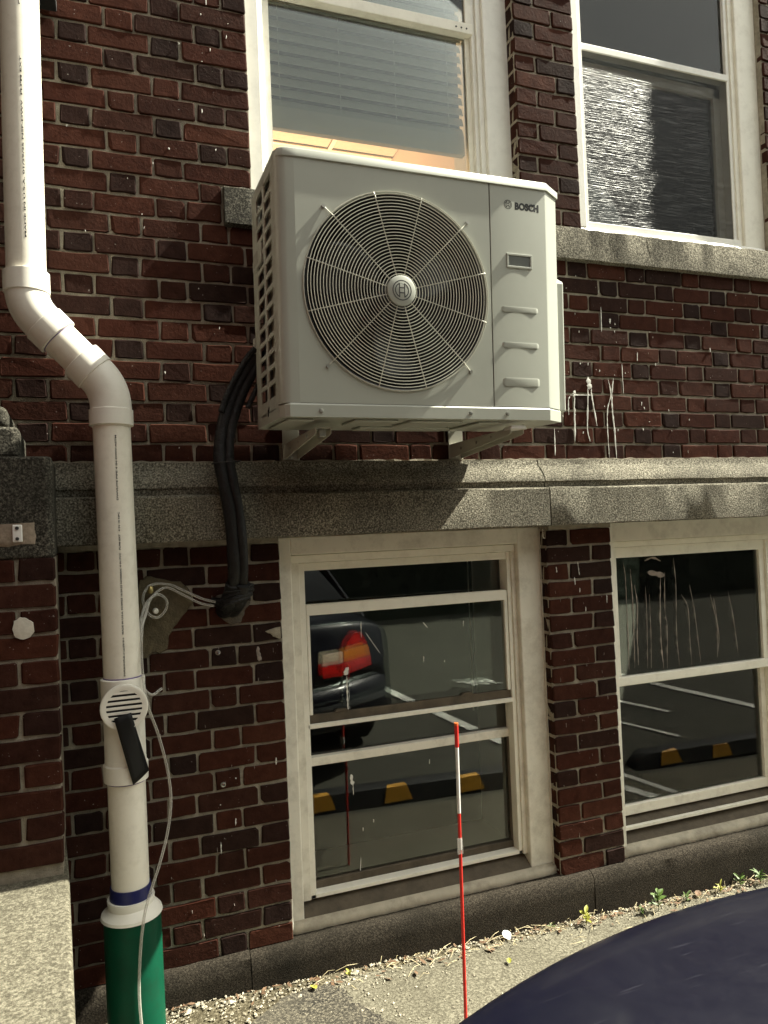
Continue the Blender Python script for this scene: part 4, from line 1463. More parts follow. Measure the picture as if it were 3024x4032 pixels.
# ================================================================== wall brackets
def wall_bracket(x0, tip, label, cap):
    b = thing('wall_bracket', label, 'bracket', (x0 + 0.03, 0, 0.245), group='brackets carrying the outdoor unit')
    MB().box(x0, x0 + 0.058, -0.006, 0.0, 0.243, 0.40).build('wall_plate', BRKT, b, bevel=0.0015)
    for xx in (x0 + 0.004, x0 + 0.050):
        MB().prism([(-0.006, 0.247), (-0.006, 0.296), (tip, 0.296), (tip, 0.281), (tip + .02, 0.277)], 'x', xx, xx + 0.003).build('arm_web', BRKT, b, bevel=0.0006)
    MB().box(x0 + 0.004, x0 + 0.053, tip, -0.006, 0.2962, 0.2992).build('arm_top', BRKT, b, bevel=0.0008)
    for yy, zz in ((-0.10, 0.275), (-0.22, 0.281), (-0.33, 0.286)):
        MB().lathe([(0.005, x0 + 0.0042), (0.005, x0 + 0.0005), (0.002, x0)], (yy, zz), 'x', 10).build('bolt', STEEL, b, smooth=True)
    for zz in (0.258, 0.36):
        MB().lathe([(0.008, -0.0065), (0.007, -0.012), (0.003, -0.0125)], (x0 + 0.029, zz), 'y', 12).build('anchor_bolt', STEEL, b, smooth=True)
    MB().lathe([(0.016, 0.2995), (0.013, 0.3035)], (x0 + .028, tip + 0.06), 'z', 16).build('rubber_pad', RUB, b, smooth=True)
    if cap:
        MB().prism([(x0 - .004, 0.2935), (x0 + .060, 0.2935), (x0 + .052, 0.306), (x0 + .004, 0.306)], 'y', tip - 0.012, tip + 0.035).build('end_cap', WHITEP, b, bevel=0.003, seg=2)
    else:
        MB().box(x0 + .016, x0 + .036, tip + .002, tip + .03, 0.272, 0.2935).build('nut', STEEL, b, bevel=0.002)


wall_bracket(0.556, -0.425, 'grey steel bracket under the louvred end of the outdoor unit', False)
wall_bracket(1.186, -0.455, 'grey steel bracket with a white end cap under the outdoor unit', True)

# ================================================================== black line set
ls = thing('refrigerant_line', 'black taped refrigerant hose bending from the unit into the brick wall', 'hose', (0.375, -0.1, -0.25))
HP = [(0.480, -0.115, 0.590), (0.449, -0.105, 0.552), (0.392, -0.105, 0.452), (0.354, -0.115, 0.350), (0.338, -0.135, 0.248), (0.345, -0.150, 0.164), (0.358, -0.152, 0.082), (0.366, -0.145, 0.0), (0.372, -0.125, -0.110), (0.370, -0.098, -0.170), (0.362, -0.068, -0.220), (0.352, -0.02, -0.250), (0.350, 0.03, -0.258)]
P1 = spline(HP, 8)
P1 = spline(HP, 16)
MB().tube([p + Vector((-.012, 0.004, 0)) for p in P1], [0.0225 + .0008 * math.sin(i * .21) + R.uniform(-.0003, .0003) + (.006 if i > len(P1) - 52 else 0) for i in range(len(P1))], 14).build('hose', HOSE, ls, smooth=True)
MB().tube([p + Vector((.014, -0.005, 0)) for p in P1], [0.0160 + .0008 * math.sin(i * .17 + 1) + R.uniform(-.0003, .0003) + (.010 if i > len(P1) - 52 else 0) for i in range(len(P1))], 12).build('hose', HOSE, ls, smooth=True)
rbp = [p + Vector((-.030, -0.016, .006)) for p in P1[:44]]
MB().tube(rbp, [0.0095 if i % 2 else 0.0115 for i in range(len(rbp))], 10).build('ribbed_conduit', HOSE, ls, smooth=True)
rbp = [p + Vector((.036, -0.016, -.03)) for p in P1[4:36]]
MB().tube(rbp, [0.008 if i % 2 else 0.0098 for i in range(len(rbp))], 10).build('ribbed_conduit', HOSE, ls, smooth=True)
for i in (68, 148):
    p = P1[i]
    tie = MB()
    tie.tube([p + Vector((.004 + .045 * math.cos(t), .032 * math.sin(t), 0.004 * math.cos(t))) for t in [2 * math.pi * q / 28 for q in range(28)]], 0.0022, 6, closed=True)
    tie.build('cable_tie', RUB, ls, smooth=True)
wr_ = MB()
for q, (dx, z, r) in enumerate(((0.006, -0.188, .045), (0.004, -0.200, .047), (0.0, -0.214, .046), (-0.004, -0.226, .043))):
    wr_.tube([Vector((0.368 + dx, -0.075, z)) + Vector((r * math.cos(t), r * .8 * math.sin(t), .016 * math.cos(t + .6))) for t in [2 * math.pi * k2 / 30 for k2 in range(30)]], 0.0085, 7, closed=True)
wr_.build('tape_wrap', HOSE, ls, smooth=True)
MB().tube(spline([(0.372, -0.055, -0.228), (0.35, -0.045, -0.232), (0.318, -0.028, -0.226), (0.292, -0.022, -0.217)], 4), [.034, .033, .031, .029, .027, .024, .021, .019, .017, .015, .013, .012, .010], 10).build('tape_tail', HOSE, ls, smooth=True)

# ================================================================== white drain pipe
dp = thing('drain_pipe', 'white plastic drain pipe with an offset bend running down into a green pipe', 'pipe', (0.01, -0.17, -1.50))
PYC, PR = -0.17, 0.0535
UX, LX = -0.214, 0.010


def vz(x, z): return (x, PYC, z)


MB().tube([vz(UX + .004, 3.0), vz(UX + .004, 1.8), vz(UX, 0.75)], PR, 32).build('pipe_length', PVC, dp, smooth=True)


def bend(c0, d0, c1, d1, n=10):
    out = []
    for i in range(n + 1):
        t = i / n
        out.append((1 - t) ** 2 * Vector(c0) + 2 * t * (1 - t) * Vector(d0) + t * t * Vector(c1))
    return out


dirv = Vector((0.69, 0, -0.724))
E1a, E1c = Vector(vz(UX, 0.725)), Vector(vz(UX, 0.675))
E1b = E1c + dirv * 0.055
el = MB()
el.tube([vz(UX, 0.776), vz(UX, 0.774), vz(UX, 0.716), vz(UX, 0.714)], [.0580, .0625, .0625, .0575], 32)
el.tube([E1a] + bend(E1a, E1c, E1b, None) + [E1b + dirv * .01], 0.0588, 32)
el.tube([E1b + dirv * .004, E1b + dirv * .006, E1b + dirv * .060, E1b + dirv * .062], [.0585, .0625, .0625, .058], 32)
el.build('elbow', PVCF, dp, smooth=True, auto=30)
M0 = E1b + dirv * .05
E2c = Vector(vz(LX - .006, M0.z - (LX - .006 - M0.x) / 0.69 * 0.724))
E2a = E2c - dirv * 0.055
E2b = E2c + Vector((0, 0, -0.060))
MB().tube([M0, E2a], PR, 32).build('pipe_length', PVC, dp, smooth=True)
MB().tube([E1b + dirv * .0618, E1b + dirv * .0645], 0.0553, 32).build('primer_ring', PRIMER, dp, smooth=True)
el = MB()
el.tube([E2a - dirv * .062, E2a - dirv * .060, E2a - dirv * .006, E2a - dirv * .004], [.058, .0625, .0625, .0585], 32)
el.tube([E2a - dirv * .01] + bend(E2a, E2c, E2b, None) + [E2b + Vector((0, 0, -.01))], 0.0588, 32)
ez = E2b.z
el.tube([(E2b.x, PYC, ez - .004), (E2b.x, PYC, ez - .006), (E2b.x, PYC, ez - .052), (E2b.x, PYC, ez - .054)], [.0585, .0625, .0625, .058], 32)
el.build('elbow', PVCF, dp, smooth=True, auto=30)
MB().tube([(E2b.x, PYC, ez - .045), vz(LX, -0.2), vz(LX + .002, -0.45)], PR, 32).build('pipe_length', PVC, dp, smooth=True)
te = MB()
te.tube([vz(LX + .002, -.412), vz(LX + .002, -.414), vz(LX + .002, -.485), vz(LX + .002, -.500)], [.058, .0628, .0625, .0575], 32)
te.tube([vz(LX + .002, -.49), vz(LX + .003, -.66)], .0582, 32)
te.tube([vz(LX + .003, -.648), vz(LX + .003, -.660), vz(LX + .003, -.664), vz(LX + .003, -.712), vz(LX + .003, -.714)], [.0585, .0592, .0635, .0625, .058], 32)
te.lathe([(.060, -.17), (.0605, -.228), (.0655, -.230), (.0655, -.2445), (.062, -.2455)], (LX + .003, -.487), 'y', 40, cap=False)
te = te.build('cleanout_tee', PVCF, dp, smooth=True, auto=30)
gr = MB()
# grate face: ring and bars with slots between
gy = -.2475
nn = 48
for ra, rb, ya in ((.0545, .0625, gy), (.049, .0545, gy + .001)):
    for q in range(nn):
        a0, a1 = 2 * math.pi * q / nn, 2 * math.pi * (q + 1) / nn
        gr.hexa([(LX + .003 + rr * math.cos(t), yy, -.487 + rr * math.sin(t)) for yy in (ya, ya + .004) for rr, t in ((ra, a0), (rb, a0), (rb, a1), (ra, a1))])
gr.build('grate_ring', PVCF, dp, smooth=True)
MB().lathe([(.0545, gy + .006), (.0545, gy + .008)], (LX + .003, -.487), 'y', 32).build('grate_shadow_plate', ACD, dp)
for q in range(7):
    zc = -.487 + (q - 3) * .0142
    hw = math.sqrt(max(0.0001, .0495 ** 2 - (abs(zc + .487) - .002) ** 2))
    MB().box(LX + .003 - hw, LX + .003 + hw, gy + .0012, gy + .004, zc - .0040, zc + .0040).build('grate_bar', PVCF, dp, bevel=0.0008)
# torn black label hanging from the grate
fl = MB()
top = [(-0.016, gy - .008, -.512), (0.031, gy - .009, -.500)]
bot = [(0.030, -.236, -.712), (0.076, -.190, -.690)]
nn = 10
for i in range(nn + 1):
    t = i / nn
    for j in range(5):
        s_ = j / 4
        a = Vector(top[0]).lerp(Vector(top[1]), s_)
        b = Vector(bot[0]).lerp(Vector(bot[1]), s_)
        p = a.lerp(b, t)
        p.y -= 0.006 * math.sin(math.pi * t) + 0.012 * s_ * (1 - s_) * 2 * t
        fl.v.append(tuple(p))
for i in range(nn):
    for j in range(4):
        fl.f.append((i * 5 + j, i * 5 + j + 1, (i + 1) * 5 + j + 1, (i + 1) * 5 + j))
flo = fl.build('black_flap', BLACKTAPE, dp, smooth=True)
flo.modifiers.new('solid', 'SOLIDIFY').thickness = 0.0012
MB().tube([vz(LX + .003, -.70), vz(LX + .005, -1.07)], PR, 32).build('pipe_length', PVC, dp, smooth=True)
MB().tube([vz(LX + .003, -.7142), vz(LX + .003, -.7175)], .0552, 32).build('primer_ring', PRIMER, dp, smooth=True)
MB().tube([vz(LX + .002, -.4085), vz(LX + .002, -.4118)], .0552, 32).build('primer_ring', PRIMER, dp, smooth=True)
MB().tube([vz(LX + .005, -1.020), vz(LX + .005, -1.058)], [.0575, .060], 32).build('rubber_collar', BLUE, dp, smooth=True)
MB().tube([vz(LX + .005, -1.054), vz(LX + .005, -1.057), vz(LX + .005, -1.076), vz(LX + .006, -1.082), vz(LX + .006, -1.096), vz(LX + .006, -1.104)], [.066, .067, .065, .070, .085, .087], 36).build('adapter', PVCF, dp, smooth=True, auto=30)
MB().tube([vz(LX + .007, -1.102), vz(LX + .012, -1.56)], .081, 36).build('green_pipe', GREEN, dp, smooth=True)


MB().box(-0.170, -0.118, -0.16, -0.004, 1.672, 1.700).build('wall_strap', RUB, dp, bevel=0.004)


def pipe_print(body, ztop, zlen, ang_, x0_, size=.0062):
    me = text_mesh(body, size, 0.0002)
    xs = [v.co.x for v in me.vertices]
    wdt = max(xs) - min(xs)
    for v in me.vertices:
        zz = ztop - zlen + (v.co.x - min(xs)) / wdt * zlen
        t = ang_ - (v.co.y) / PR
        v.co = Vector((x0_ + (PR + .0004) * math.cos(t), PYC + (PR + .0004) * math.sin(t), zz)) - ORG[dp]
    link_mesh('pipe_print', me, INK, dp)


tf = -math.pi / 2
pipe_print('DWVLITE PIPE 4 IN DWV ASTM', 0.300, 0.19, tf + .16, LX - .003)
pipe_print('4 IN PVC   PLPM EXT   4 IN 10 NPC', 0.075, 0.16, tf + .16, LX - .001)
pipe_print('MADE IN U.S.A. 01/29/25 16:29:22 NORMAN', -0.09, 0.19, tf + .15, LX)
pipe_print('OP-10-PPS-001/OP-10-PPC-00A  U.P. Code ASTM F 891-10', -0.290, 0.112, tf + .15, LX + .001)
pipe_print('PVC 4 IN DWV CELL CORE ASTM F 891 NSF-DWV', 1.95, 0.42, tf + .12, UX + .003)
pipe_print('MADE IN U.S.A. 01/29/25 NSF-DWV  PLPM EXT', 1.38, 0.52, tf + .12, UX + .002)

# ================================================================== clear condensate tube
ct = thing('condensate_tube', 'thin clear plastic tube looping beside the white drain pipe', 'tube', (0.06, -0.1, -1.4))
MB().tube(spline([(0.305, -0.045, -0.222), (0.262, -0.040, -0.208), (0.205, -0.030, -0.178), (0.165, -0.025, -0.158), (0.120, -0.03, -0.152), (0.092, -0.04, -0.165), (0.080, -0.05, -0.20), (0.096, -0.045, -0.245), (0.125, -0.035, -0.258), (0.150, -0.03, -0.235), (0.152, -0.035, -0.205), (0.125, -0.045, -0.185), (0.092, -0.06, -0.205), (0.072, -0.10, -0.250), (0.062, -0.13, -0.300), (0.060, -0.15, -0.38), (0.070, -0.12, -0.455), (0.095, -0.09, -0.490), (0.128, -0.07, -0.478)], 7), .0042, 9).build('tube', CLEAR, ct, smooth=True)
MB().tube(spline([(0.300, -0.04, -0.235), (0.255, -0.035, -0.222), (0.200, -0.028, -0.190), (0.150, -0.03, -0.166), (0.105, -0.05, -0.195), (0.085, -0.10, -0.240), (0.071, -0.165, -0.275), (0.066, -0.20, -0.36), (0.070, -0.225, -0.44), (0.082, -0.232, -0.506), (0.103, -0.22, -0.575), (0.126, -0.20, -0.680), (0.136, -0.19, -0.780), (0.124, -0.20, -0.870), (0.096, -0.225, -0.955), (0.063, -0.252, -1.030), (0.046, -0.262, -1.090), (0.034, -0.264, -1.180), (0.028, -0.263, -1.300), (0.036, -0.268, -1.430), (0.05, -0.275, -1.495)], 7), .0042, 9).build('tube', CLEAR, ct, smooth=True)
MB().lathe([(.007, -.158), (.010, -.162), (.010, -.178), (.006, -.182)], (0.104, -.032), 'z', 12).build('brass_fitting', mat('brass', (0.45, 0.36, 0.15), 0.3, .1, 30, metallic=0.9), ct, smooth=True)
MB().lathe([(.006, -.045), (.009, -.038), (.009, -.02), (.007, -.0)], (0.118, -.238), 'y', 12).build('pipe_stub', PVCF, ct, smooth=True)

for x, z, lb in ((0.314, -0.828, 'shiny bolt head in a low brick left of the basement window'), (0.312, -0.393, 'shiny bolt head in a brick below the hose entry')):
    an = thing('wall_anchor', lb, 'bolt', (x, -0.004, z))
    MB().lathe([(.0085, -.0035), (.0085, -.006), (.006, -.0065)], (x, z), 'y', 14).build('washer', STEEL, an, smooth=True)
    MB().lathe([(.0055, -.0065), (.0055, -.012), (.002, -.0125)], (x, z), 'y', 6).build('bolt_head', CHROME, an)

# ================================================================== snow stake
st = thing('snow_stake', 'thin red and white reflective marker stake in front of the basement window', 'marker stake', (0.952, -0.45, -1.53))
SX = lambda z: 0.9505 + (z + 1.53) * 0.0105


def stake(z0, z1, r, m, name):
    MB().tube([(SX(z1), -0.45, z1), (SX(z0), -0.45, z0)], r, 14).build(name, m, st, smooth=True)


stake(-1.60, -0.674, .0052, REDP, 'rod')
stake(-0.876, -0.678, .0056, WREF, 'reflective_sleeve')
stake(-0.676, -0.612, .0066, REDP, 'cap')
stake(-0.6115, -0.604, .0064, ORNG, 'cap_tip')
tg = MB()
tg.box(SX(-.97) - .013, SX(-.97) + .006, -0.458, -0.4575, -0.996, -0.948)
tg.build('clear_tag', CLEAR, st)
stake(-0.985, -0.952, .0060, WREF, 'tape_band')

# ================================================================== wheel stops (seen mirrored in the panes)
def wheel_stop(x0, x1, marks, label):
    t = thing('wheel_stop', label, 'wheel stop', ((x0 + x1) / 2, -1.16, ground_z((x0 + x1) / 2)), group='rubber wheel stops')
    g0, g1 = ground_z(x0), ground_z(x1)
    pr_ = [(-1.235, 0.0), (-1.215, 0.09), (-1.195, 0.10), (-1.125, 0.10), (-1.105, 0.09), (-1.085, 0.0)]
    mb = MB()
    st_ = [(x0, .15), (x0 + .05, .8), (x0 + .09, 1.0), (x1 - .09, 1.0), (x1 - .05, .8), (x1, .15)]
    for x, s_ in st_:
        gz = ground_z(x) + 0.002
        mb.v += [(x, y, gz + z * s_) for y, z in pr_]
    k_ = len(pr_)
    for i in range(len(st_) - 1):
        mb.f += [(i * k_ + j, i * k_ + (j + 1) % k_, (i + 1) * k_ + (j + 1) % k_, (i + 1) * k_ + j) for j in range(k_)]
    mb.f += [tuple(range(k_)), tuple((len(st_) - 1) * k_ + j for j in reversed(range(k_)))]
    mb.build('rubber_body', RUB, t, bevel=0.004)
    for xm in marks:
        gz = ground_z(xm)
        MB().add([(xm - .085, -1.0835, gz + .018), (xm + .085, -1.0835, gz + .018), (xm + .060, -1.1005, gz + .094), (xm - .060, -1.1005, gz + .094), (xm + .052, -1.125, gz + .1035), (xm - .052, -1.125, gz + .1035)], [(0, 1, 2, 3), (3, 2, 4, 5)]).build('yellow_marker', YELLOW, t)
    return t


wheel_stop(0.42, 2.30, (0.55, 0.99, 1.44, 1.89), 'black rubber wheel stop with yellow markers behind the navy car')
wheel_stop(3.05, 4.80, (3.30, 3.72, 4.14, 4.56), 'black rubber wheel stop with yellow markers in the empty stall')

# ================================================================== navy car backed up to the wall
XC, YR = 0.84, -1.425
GZ = -1.535
car = thing('parked_car', 'dusty navy blue sedan parked with its boot towards the wall', 'car', (XC, YR - 2.2, GZ))


def cp(x, s, h):
    k = 0.52 * max(0.0, 1 - s / 1.1) ** 2
    return (XC + x, YR - s - k * x * x, GZ + h)


secs = [(0.045, .790, .30, .585, .60), (0.055, .805, .29, .66, .68), (0.10, .820, .28, .775, .815), (0.145, .832, .27, .855, .915), (0.172, .838, .27, .883, .952), (0.190, .840, .27, .890, .960), (0.26, .845, .26, .896, .966), (0.50, .855, .24, .900, .978), (0.80, .865, .22, .900, .985), (1.2, .870, .20, .895, .97), (1.9, .872, .20, .885, .95), (2.6, .870, .20, .875, .94), (3.2, .865, .22, .860, .93), (3.7, .850, .24, .815, .88), (4.05, .825, .26, .755, .815), (4.28, .77, .30, .66, .70), (4.38, .70, .34, .58, .60)]
bd = MB()
K = None
for s_, w, hb, hs, hd_ in secs:
    half = [(w * .93, hb), (w * .985, hb + .10), (w, (hb + hs) * .5), (w * .992, hs - .09), (w * .965, hs - .02), (w * .90, hs + (hd_ - hs) * .25), (w * .76, hs + (hd_ - hs) * .72), (w * .5, hd_ - .006), (w * .25, hd_ - .001)]
    ring = [(-x, h) for x, h in half] + [(0, hd_)] + [(x, h) for x, h in reversed(half)]
    K = len(ring)
    bd.v += [cp(x, s_, h) for x, h in ring]
for i in range(len(secs) - 1):
    bd.f += [(i * K + j, i * K + j + 1, (i + 1) * K + j + 1, (i + 1) * K + j) for j in range(K - 1)]
    bd.f.append((i * K + K - 1, i * K, (i + 1) * K, (i + 1) * K + K - 1))
bd.f += [tuple(range(K)), tuple((len(secs) - 1) * K + j for j in reversed(range(K)))]
bo = bd.build('body', CARP, car, smooth=True, auto=180)
md = bo.modifiers.new('sub', 'SUBSURF')
md.levels = 2
md.render_levels = 2
# bumper
bu = MB()
N_ = 14
for i in range(N_ + 1):
    t = -1 + 2 * i / N_
    x = .835 * math.sin(t * math.pi / 2) if abs(t) < .85 else .835 * math.sin(t * math.pi / 2)
    s_ = 0.0 + 0.05 * abs(t) ** 2.2 + (0.45 * (abs(t) - .85) / .15 if abs(t) > .85 else 0)
    w = 1.0
    bu.v += [cp(x * .97, s_ + .06, .30), cp(x, s_ + .004, .34), cp(x, s_ - .004, .45), cp(x, s_ - .004, .52), cp(x, s_ + .01, .57), cp(x * .97, s_ + .07, .60)]
for i in range(N_):
    for j in range(5):
        bu.f.append((i * 6 + j, i * 6 + j + 1, (i + 1) * 6 + j + 1, (i + 1) * 6 + j))
bu.build('rear_bumper', CARP, car, smooth=True, auto=60)
st2 = MB()
for i in range(N_ + 1):
    t = (-1 + 2 * i / N_) * .84
    x = .835 * math.sin(t * math.pi / 2)
    s_ = 0.05 * abs(t) ** 2.2
    st2.v += [cp(x, s_ - .008, .465), cp(x, s_ - .012, .485), cp(x, s_ - .008, .505)]
for i in range(N_):
    for j in range(2):
        st2.f.append((i * 3 + j, i * 3 + j + 1, (i + 1) * 3 + j + 1, (i + 1) * 3 + j))
st2.build('bumper_strip', mat('grey_bumper_strip', (0.10, 0.105, 0.11), 0.35, .1, 10), car, smooth=True)


def lamp_piece(poly, m, parent, sg, name):
    mb = MB()
    n_ = len(poly)

    poly = [(x - .165, h) for x, h in poly]

    def sl_(h, x): return 0.05 + max(0, h - .62) * .36 + max(0, x - .62) * .35
    mb.v += [cp(sg * x, sl_(h, x) - .034, h) for x, h in poly]
    mb.v += [cp(sg * x, sl_(h, x) + .05, h) for x, h in poly]
    mb.f += [tuple(range(n_)), tuple(reversed(range(n_, 2 * n_)))] + [(i, n_ + i, n_ + (i + 1) % n_, (i + 1) % n_) for i in range(n_)]
    return mb.build(name, m, parent, bevel=0.003)


for sg in (1, -1):
    tl = holder('taillight', car)
    lamp_piece([(.600, .655), (.815, .675), (.812, .735), (.605, .725)], LRED, tl, sg, 'red_lens')
    lamp_piece([(.605, .728), (.812, .738), (.800, .805), (.615, .795)], LAMB, tl, sg, 'amber_lens')
    lamp_piece([(.618, .798), (.798, .808), (.760, .885), (.715, .888), (.650, .840)], LRED, tl, sg, 'red_lens')
    lamp_piece([(.450, .658), (.594, .655), (.598, .725), (.452, .722)], LRED, tl, sg, 'red_lens')
    lamp_piece([(.453, .725), (.598, .728), (.604, .790), (.470, .788)], LWHT, tl, sg, 'clear_lens')
# cabin
cb = MB()
rings = [[(-.80, .86, .90), (.80, .86, .90), (.82, 3.25, .90), (-.82, 3.25, .90)], [(-.77, .98, 1.0), (.77, .98, 1.0), (.79, 3.0, 1.0), (-.79, 3.0, 1.0)], [(-.64, 1.52, 1.33), (.64, 1.52, 1.33), (.64, 2.42, 1.35), (-.64, 2.42, 1.35)]]
for rg_ in rings: cb.v += [cp(x, s_, h) for x, s_, h in rg_]
for i in range(2):
    cb.f += [(i * 4 + j, i * 4 + (j + 1) % 4, (i + 1) * 4 + (j + 1) % 4, (i + 1) * 4 + j) for j in range(4)]
cb.f.append((8, 9, 10, 11))
cb.build('cabin', mat('dark_cabin', (0.008, 0.008, 0.009), 0.15, .1, 5), car, bevel=0.03, seg=3)
rf = MB()
rr_ = [[(-.66, 1.50, 1.335), (.66, 1.50, 1.335), (.66, 2.45, 1.35), (-.66, 2.45, 1.35)], [(-.58, 1.62, 1.40), (.58, 1.62, 1.40), (.58, 2.30, 1.41), (-.58, 2.30, 1.41)]]
for rg_ in rr_: rf.v += [cp(x, s_, h) for x, s_, h in rg_]
rf.f += [(j, (j + 1) % 4, 4 + (j + 1) % 4, 4 + j) for j in range(4)] + [(4, 5, 6, 7), (3, 2, 1, 0)]
rf.build('roof', CARP, car, bevel=0.03, seg=3)
for sg in (1, -1):
    MB().tube([cp(sg * .805, .84, .895), cp(sg * .66, 1.50, 1.345)], .022, 8).build('rear_pillar', CARP, car, smooth=True)
    MB().tube([cp(sg * .80, 3.26, .91), cp(sg * .66, 2.45, 1.355)], .022, 8).build('front_pillar', CARP, car, smooth=True)
    for s_ in (1.0, 3.65):
        wh = holder('wheel', car)
        y = YR - s_
        x = XC + sg * .76
        MB().lathe([(.20, x - .10), (.29, x - .10), (.315, x - .08), (.315, x + .08), (.29, x + .105), (.20, x + .105)], (y, GZ + .315), 'x', 36).build('tyre', RUB, wh, smooth=True)
        MB().lathe([(.02, x + sg * .112), (.05, x + sg * .112), (.20, x + sg * .107), (.205, x)], (y, GZ + .315), 'x', 28).build('rim', STEEL, wh, smooth=True)

# ================================================================== weeds, straw, gravel, leaves
def leaf_mesh(ln, wd, droop, seed):
    rg = random.Random(seed)
    mb = MB()
    nn = 5
    for i in range(nn + 1):
        t = i / nn
        w = wd * math.sin(math.pi * (t * .92 + .05)) ** .8
        z = ln * t * .25 - droop * t * t
        mb.v += [(ln * t, -w, z + .12 * w), (ln * t, 0, z - .18 * w), (ln * t, w, z + .12 * w)]
    for i in range(nn):
        for j in range(2):
            mb.f.append((i * 3 + j, i * 3 + j + 1, i * 3 + 4 + j, i * 3 + 3 + j))
    return mb.mesh('leaf_shape')


def weed(x, y, h, n_, ln, wd, m, label, seed, lean=.2):
    rg = random.Random(seed)
    g = ground_z(x)
    t = thing('weed', label, 'weed', (x, y, g), group='weeds along the wall foot')
    me = leaf_mesh(ln, wd, ln * .25, seed)
    me.materials.append(m)
    top = Vector((x + lean * h * rg.uniform(-1, 1), y - lean * h * .5, g + h))
    MB().tube(spline([(x, y, g), ((x + top.x) / 2 + .004, (y + top.y) / 2, g + h * .55), tuple(top)], 5), .0014, 5).build('stem', m, t, smooth=True)
    for i in range(n_):
        f_ = (i + 1) / n_
        o = bpy.data.objects.new('leaf', me)
        col.objects.link(o)
        o.parent = t
        p = Vector((x, y, g)).lerp(top, .25 + .75 * f_)
        o.location = p - ORG[t]
        o.rotation_euler = (rg.uniform(-.4, .4), rg.uniform(-1.0, -.1), i * 2.4 + rg.uniform(-.4, .4))
        s_ = rg.uniform(.45, .8)
        o.scale = (s_, s_, s_)


weed(1.640, -0.085, 0.055, 9, .042, .010, LEAFY, 'small yellow green seedling under the pier between the basement windows', 3)
weed(1.965, -0.100, 0.085, 12, .050, .013, LEAFG, 'taller dark green weed at the foot of the wall', 4)
weed(1.885, -0.095, 0.030, 8, .030, .006, LEAFG, 'low flat weed tuft beside the taller dark green weed', 5)
weed(2.30, -0.070, 0.035, 9, .050, .006, LEAFY, 'yellow green weed with narrow leaves near the grass tuft', 6)
weed(2.52, -0.070, 0.050, 16, .055, .008, LEAFG, 'bushy green weed tuft at the wall foot under the streaked window', 7)
weed(2.60, -0.085, 0.040, 14, .050, .008, LEAFG, 'spreading green weed at the far end of the grit strip', 8)
weed(1.50, -0.060, 0.018, 7, .030, .005, LEAFG, 'tiny flat green weed below the corner of the cream basement window', 10)
weed(2.12, -0.080, 0.030, 10, .040, .006, LEAFG, 'thin green weed between the tall weed and the dark red leaf', 11)
weed(2.42, -0.060, 0.045, 14, .050, .007, LEAFG, 'dense green weed next to the bushy tuft', 12)
weed(2.72, -0.075, 0.050, 16, .055, .008, LEAFG, 'leafy weed clump beyond the spreading green weed', 13)
weed(0.70, -0.072, 0.022, 7, .026, .006, LEAFY, 'tiny pale weed at the edge of the tar patch', 9)

gv = MB()
for _ in range(2300):
    if R.random() < .62:
        x, y = R.uniform(0.1, 2.95), -0.035 - abs(R.gauss(0, .035))
        if x < 1.0: y = -0.035 - abs(R.gauss(0, .06))
    else:
        x, y = R.gauss(0.42, .28), R.uniform(-0.50, -0.035)
        if x < .10: continue
    s_ = R.choice([.0018, .0025, .003, .004, .0055]) * R.uniform(.7, 1.3)
    if R.random() < .02: s_ *= 2
    z = ground_z(x) + .008
    dx, dy, dz = s_ * R.uniform(.7, 1.5), s_ * R.uniform(.7, 1.3), s_ * R.uniform(.45, .9)
    a = R.uniform(0, 3.14)
    ca, sa = math.cos(a), math.sin(a)
    q = [(dx, 0, 0), (0, dy, 0), (-dx, 0, 0), (0, -dy, 0), (0.2 * dx, 0.1 * dy, dz), (0, 0, -dz)]
    q = [(x + u * ca - v_ * sa, y + u * sa + v_ * ca, z + w_) for u, v_, w_ in q]
    gv.add(q, [(0, 1, 4), (1, 2, 4), (2, 3, 4), (3, 0, 4), (1, 0, 5), (2, 1, 5), (3, 2, 5), (0, 3, 5)])
gv.build('gravel', PEBBLE, kind='stuff', label='loose pale gravel and grit along the foot of the wall', cat='gravel')
sw = MB()
for _ in range(190):
    x = R.uniform(.55, 2.9)
    y = -0.042 - abs(R.gauss(0, .055))
    L_ = R.choice([R.uniform(.008, .03), R.uniform(.03, .085)])
    a = R.uniform(-1.3, 1.3) + (math.pi if R.random() < .5 else 0)
    g = ground_z(x) + .012
    p0 = Vector((x, y, g + R.uniform(0, .004)))
    p2 = p0 + Vector((math.cos(a) * L_, math.sin(a) * L_ * .6, R.uniform(-.002, .016)))
    p1 = (p0 + p2) / 2 + Vector((0, R.uniform(-.006, .006), R.uniform(.001, .010)))
    sw.tube([p0, p1, p2], [.0009, .0011, .0005], 4)
sw.build('dry_straw', STRAW, kind='stuff', label='dry straw stems scattered along the foot of the wall', cat='straw')
lt = MB()
for _ in range(150):
    x = R.uniform(.12, 2.9)
    y = -0.042 - abs(R.gauss(0, .04))
    g = ground_z(x) + .012
    L_, a = R.uniform(.006, .020), R.uniform(0, 6.28)
    u = Vector((math.cos(a), math.sin(a), R.uniform(-.3, .3))) * L_
    v_ = Vector((-math.sin(a), math.cos(a), R.uniform(-.4, .4))) * L_ * R.uniform(.3, .55)
    c = Vector((x, y, g + R.uniform(0, .004)))
    lt.add([c - u, c - v_ * .8 + u * .1, c + u, c + v_], [(0, 1, 2), (0, 2, 3)])
lt.build('leaf_litter', LEAFB, kind='stuff', label='brown crumbled leaf litter lying along the foot of the wall', cat='leaf litter')
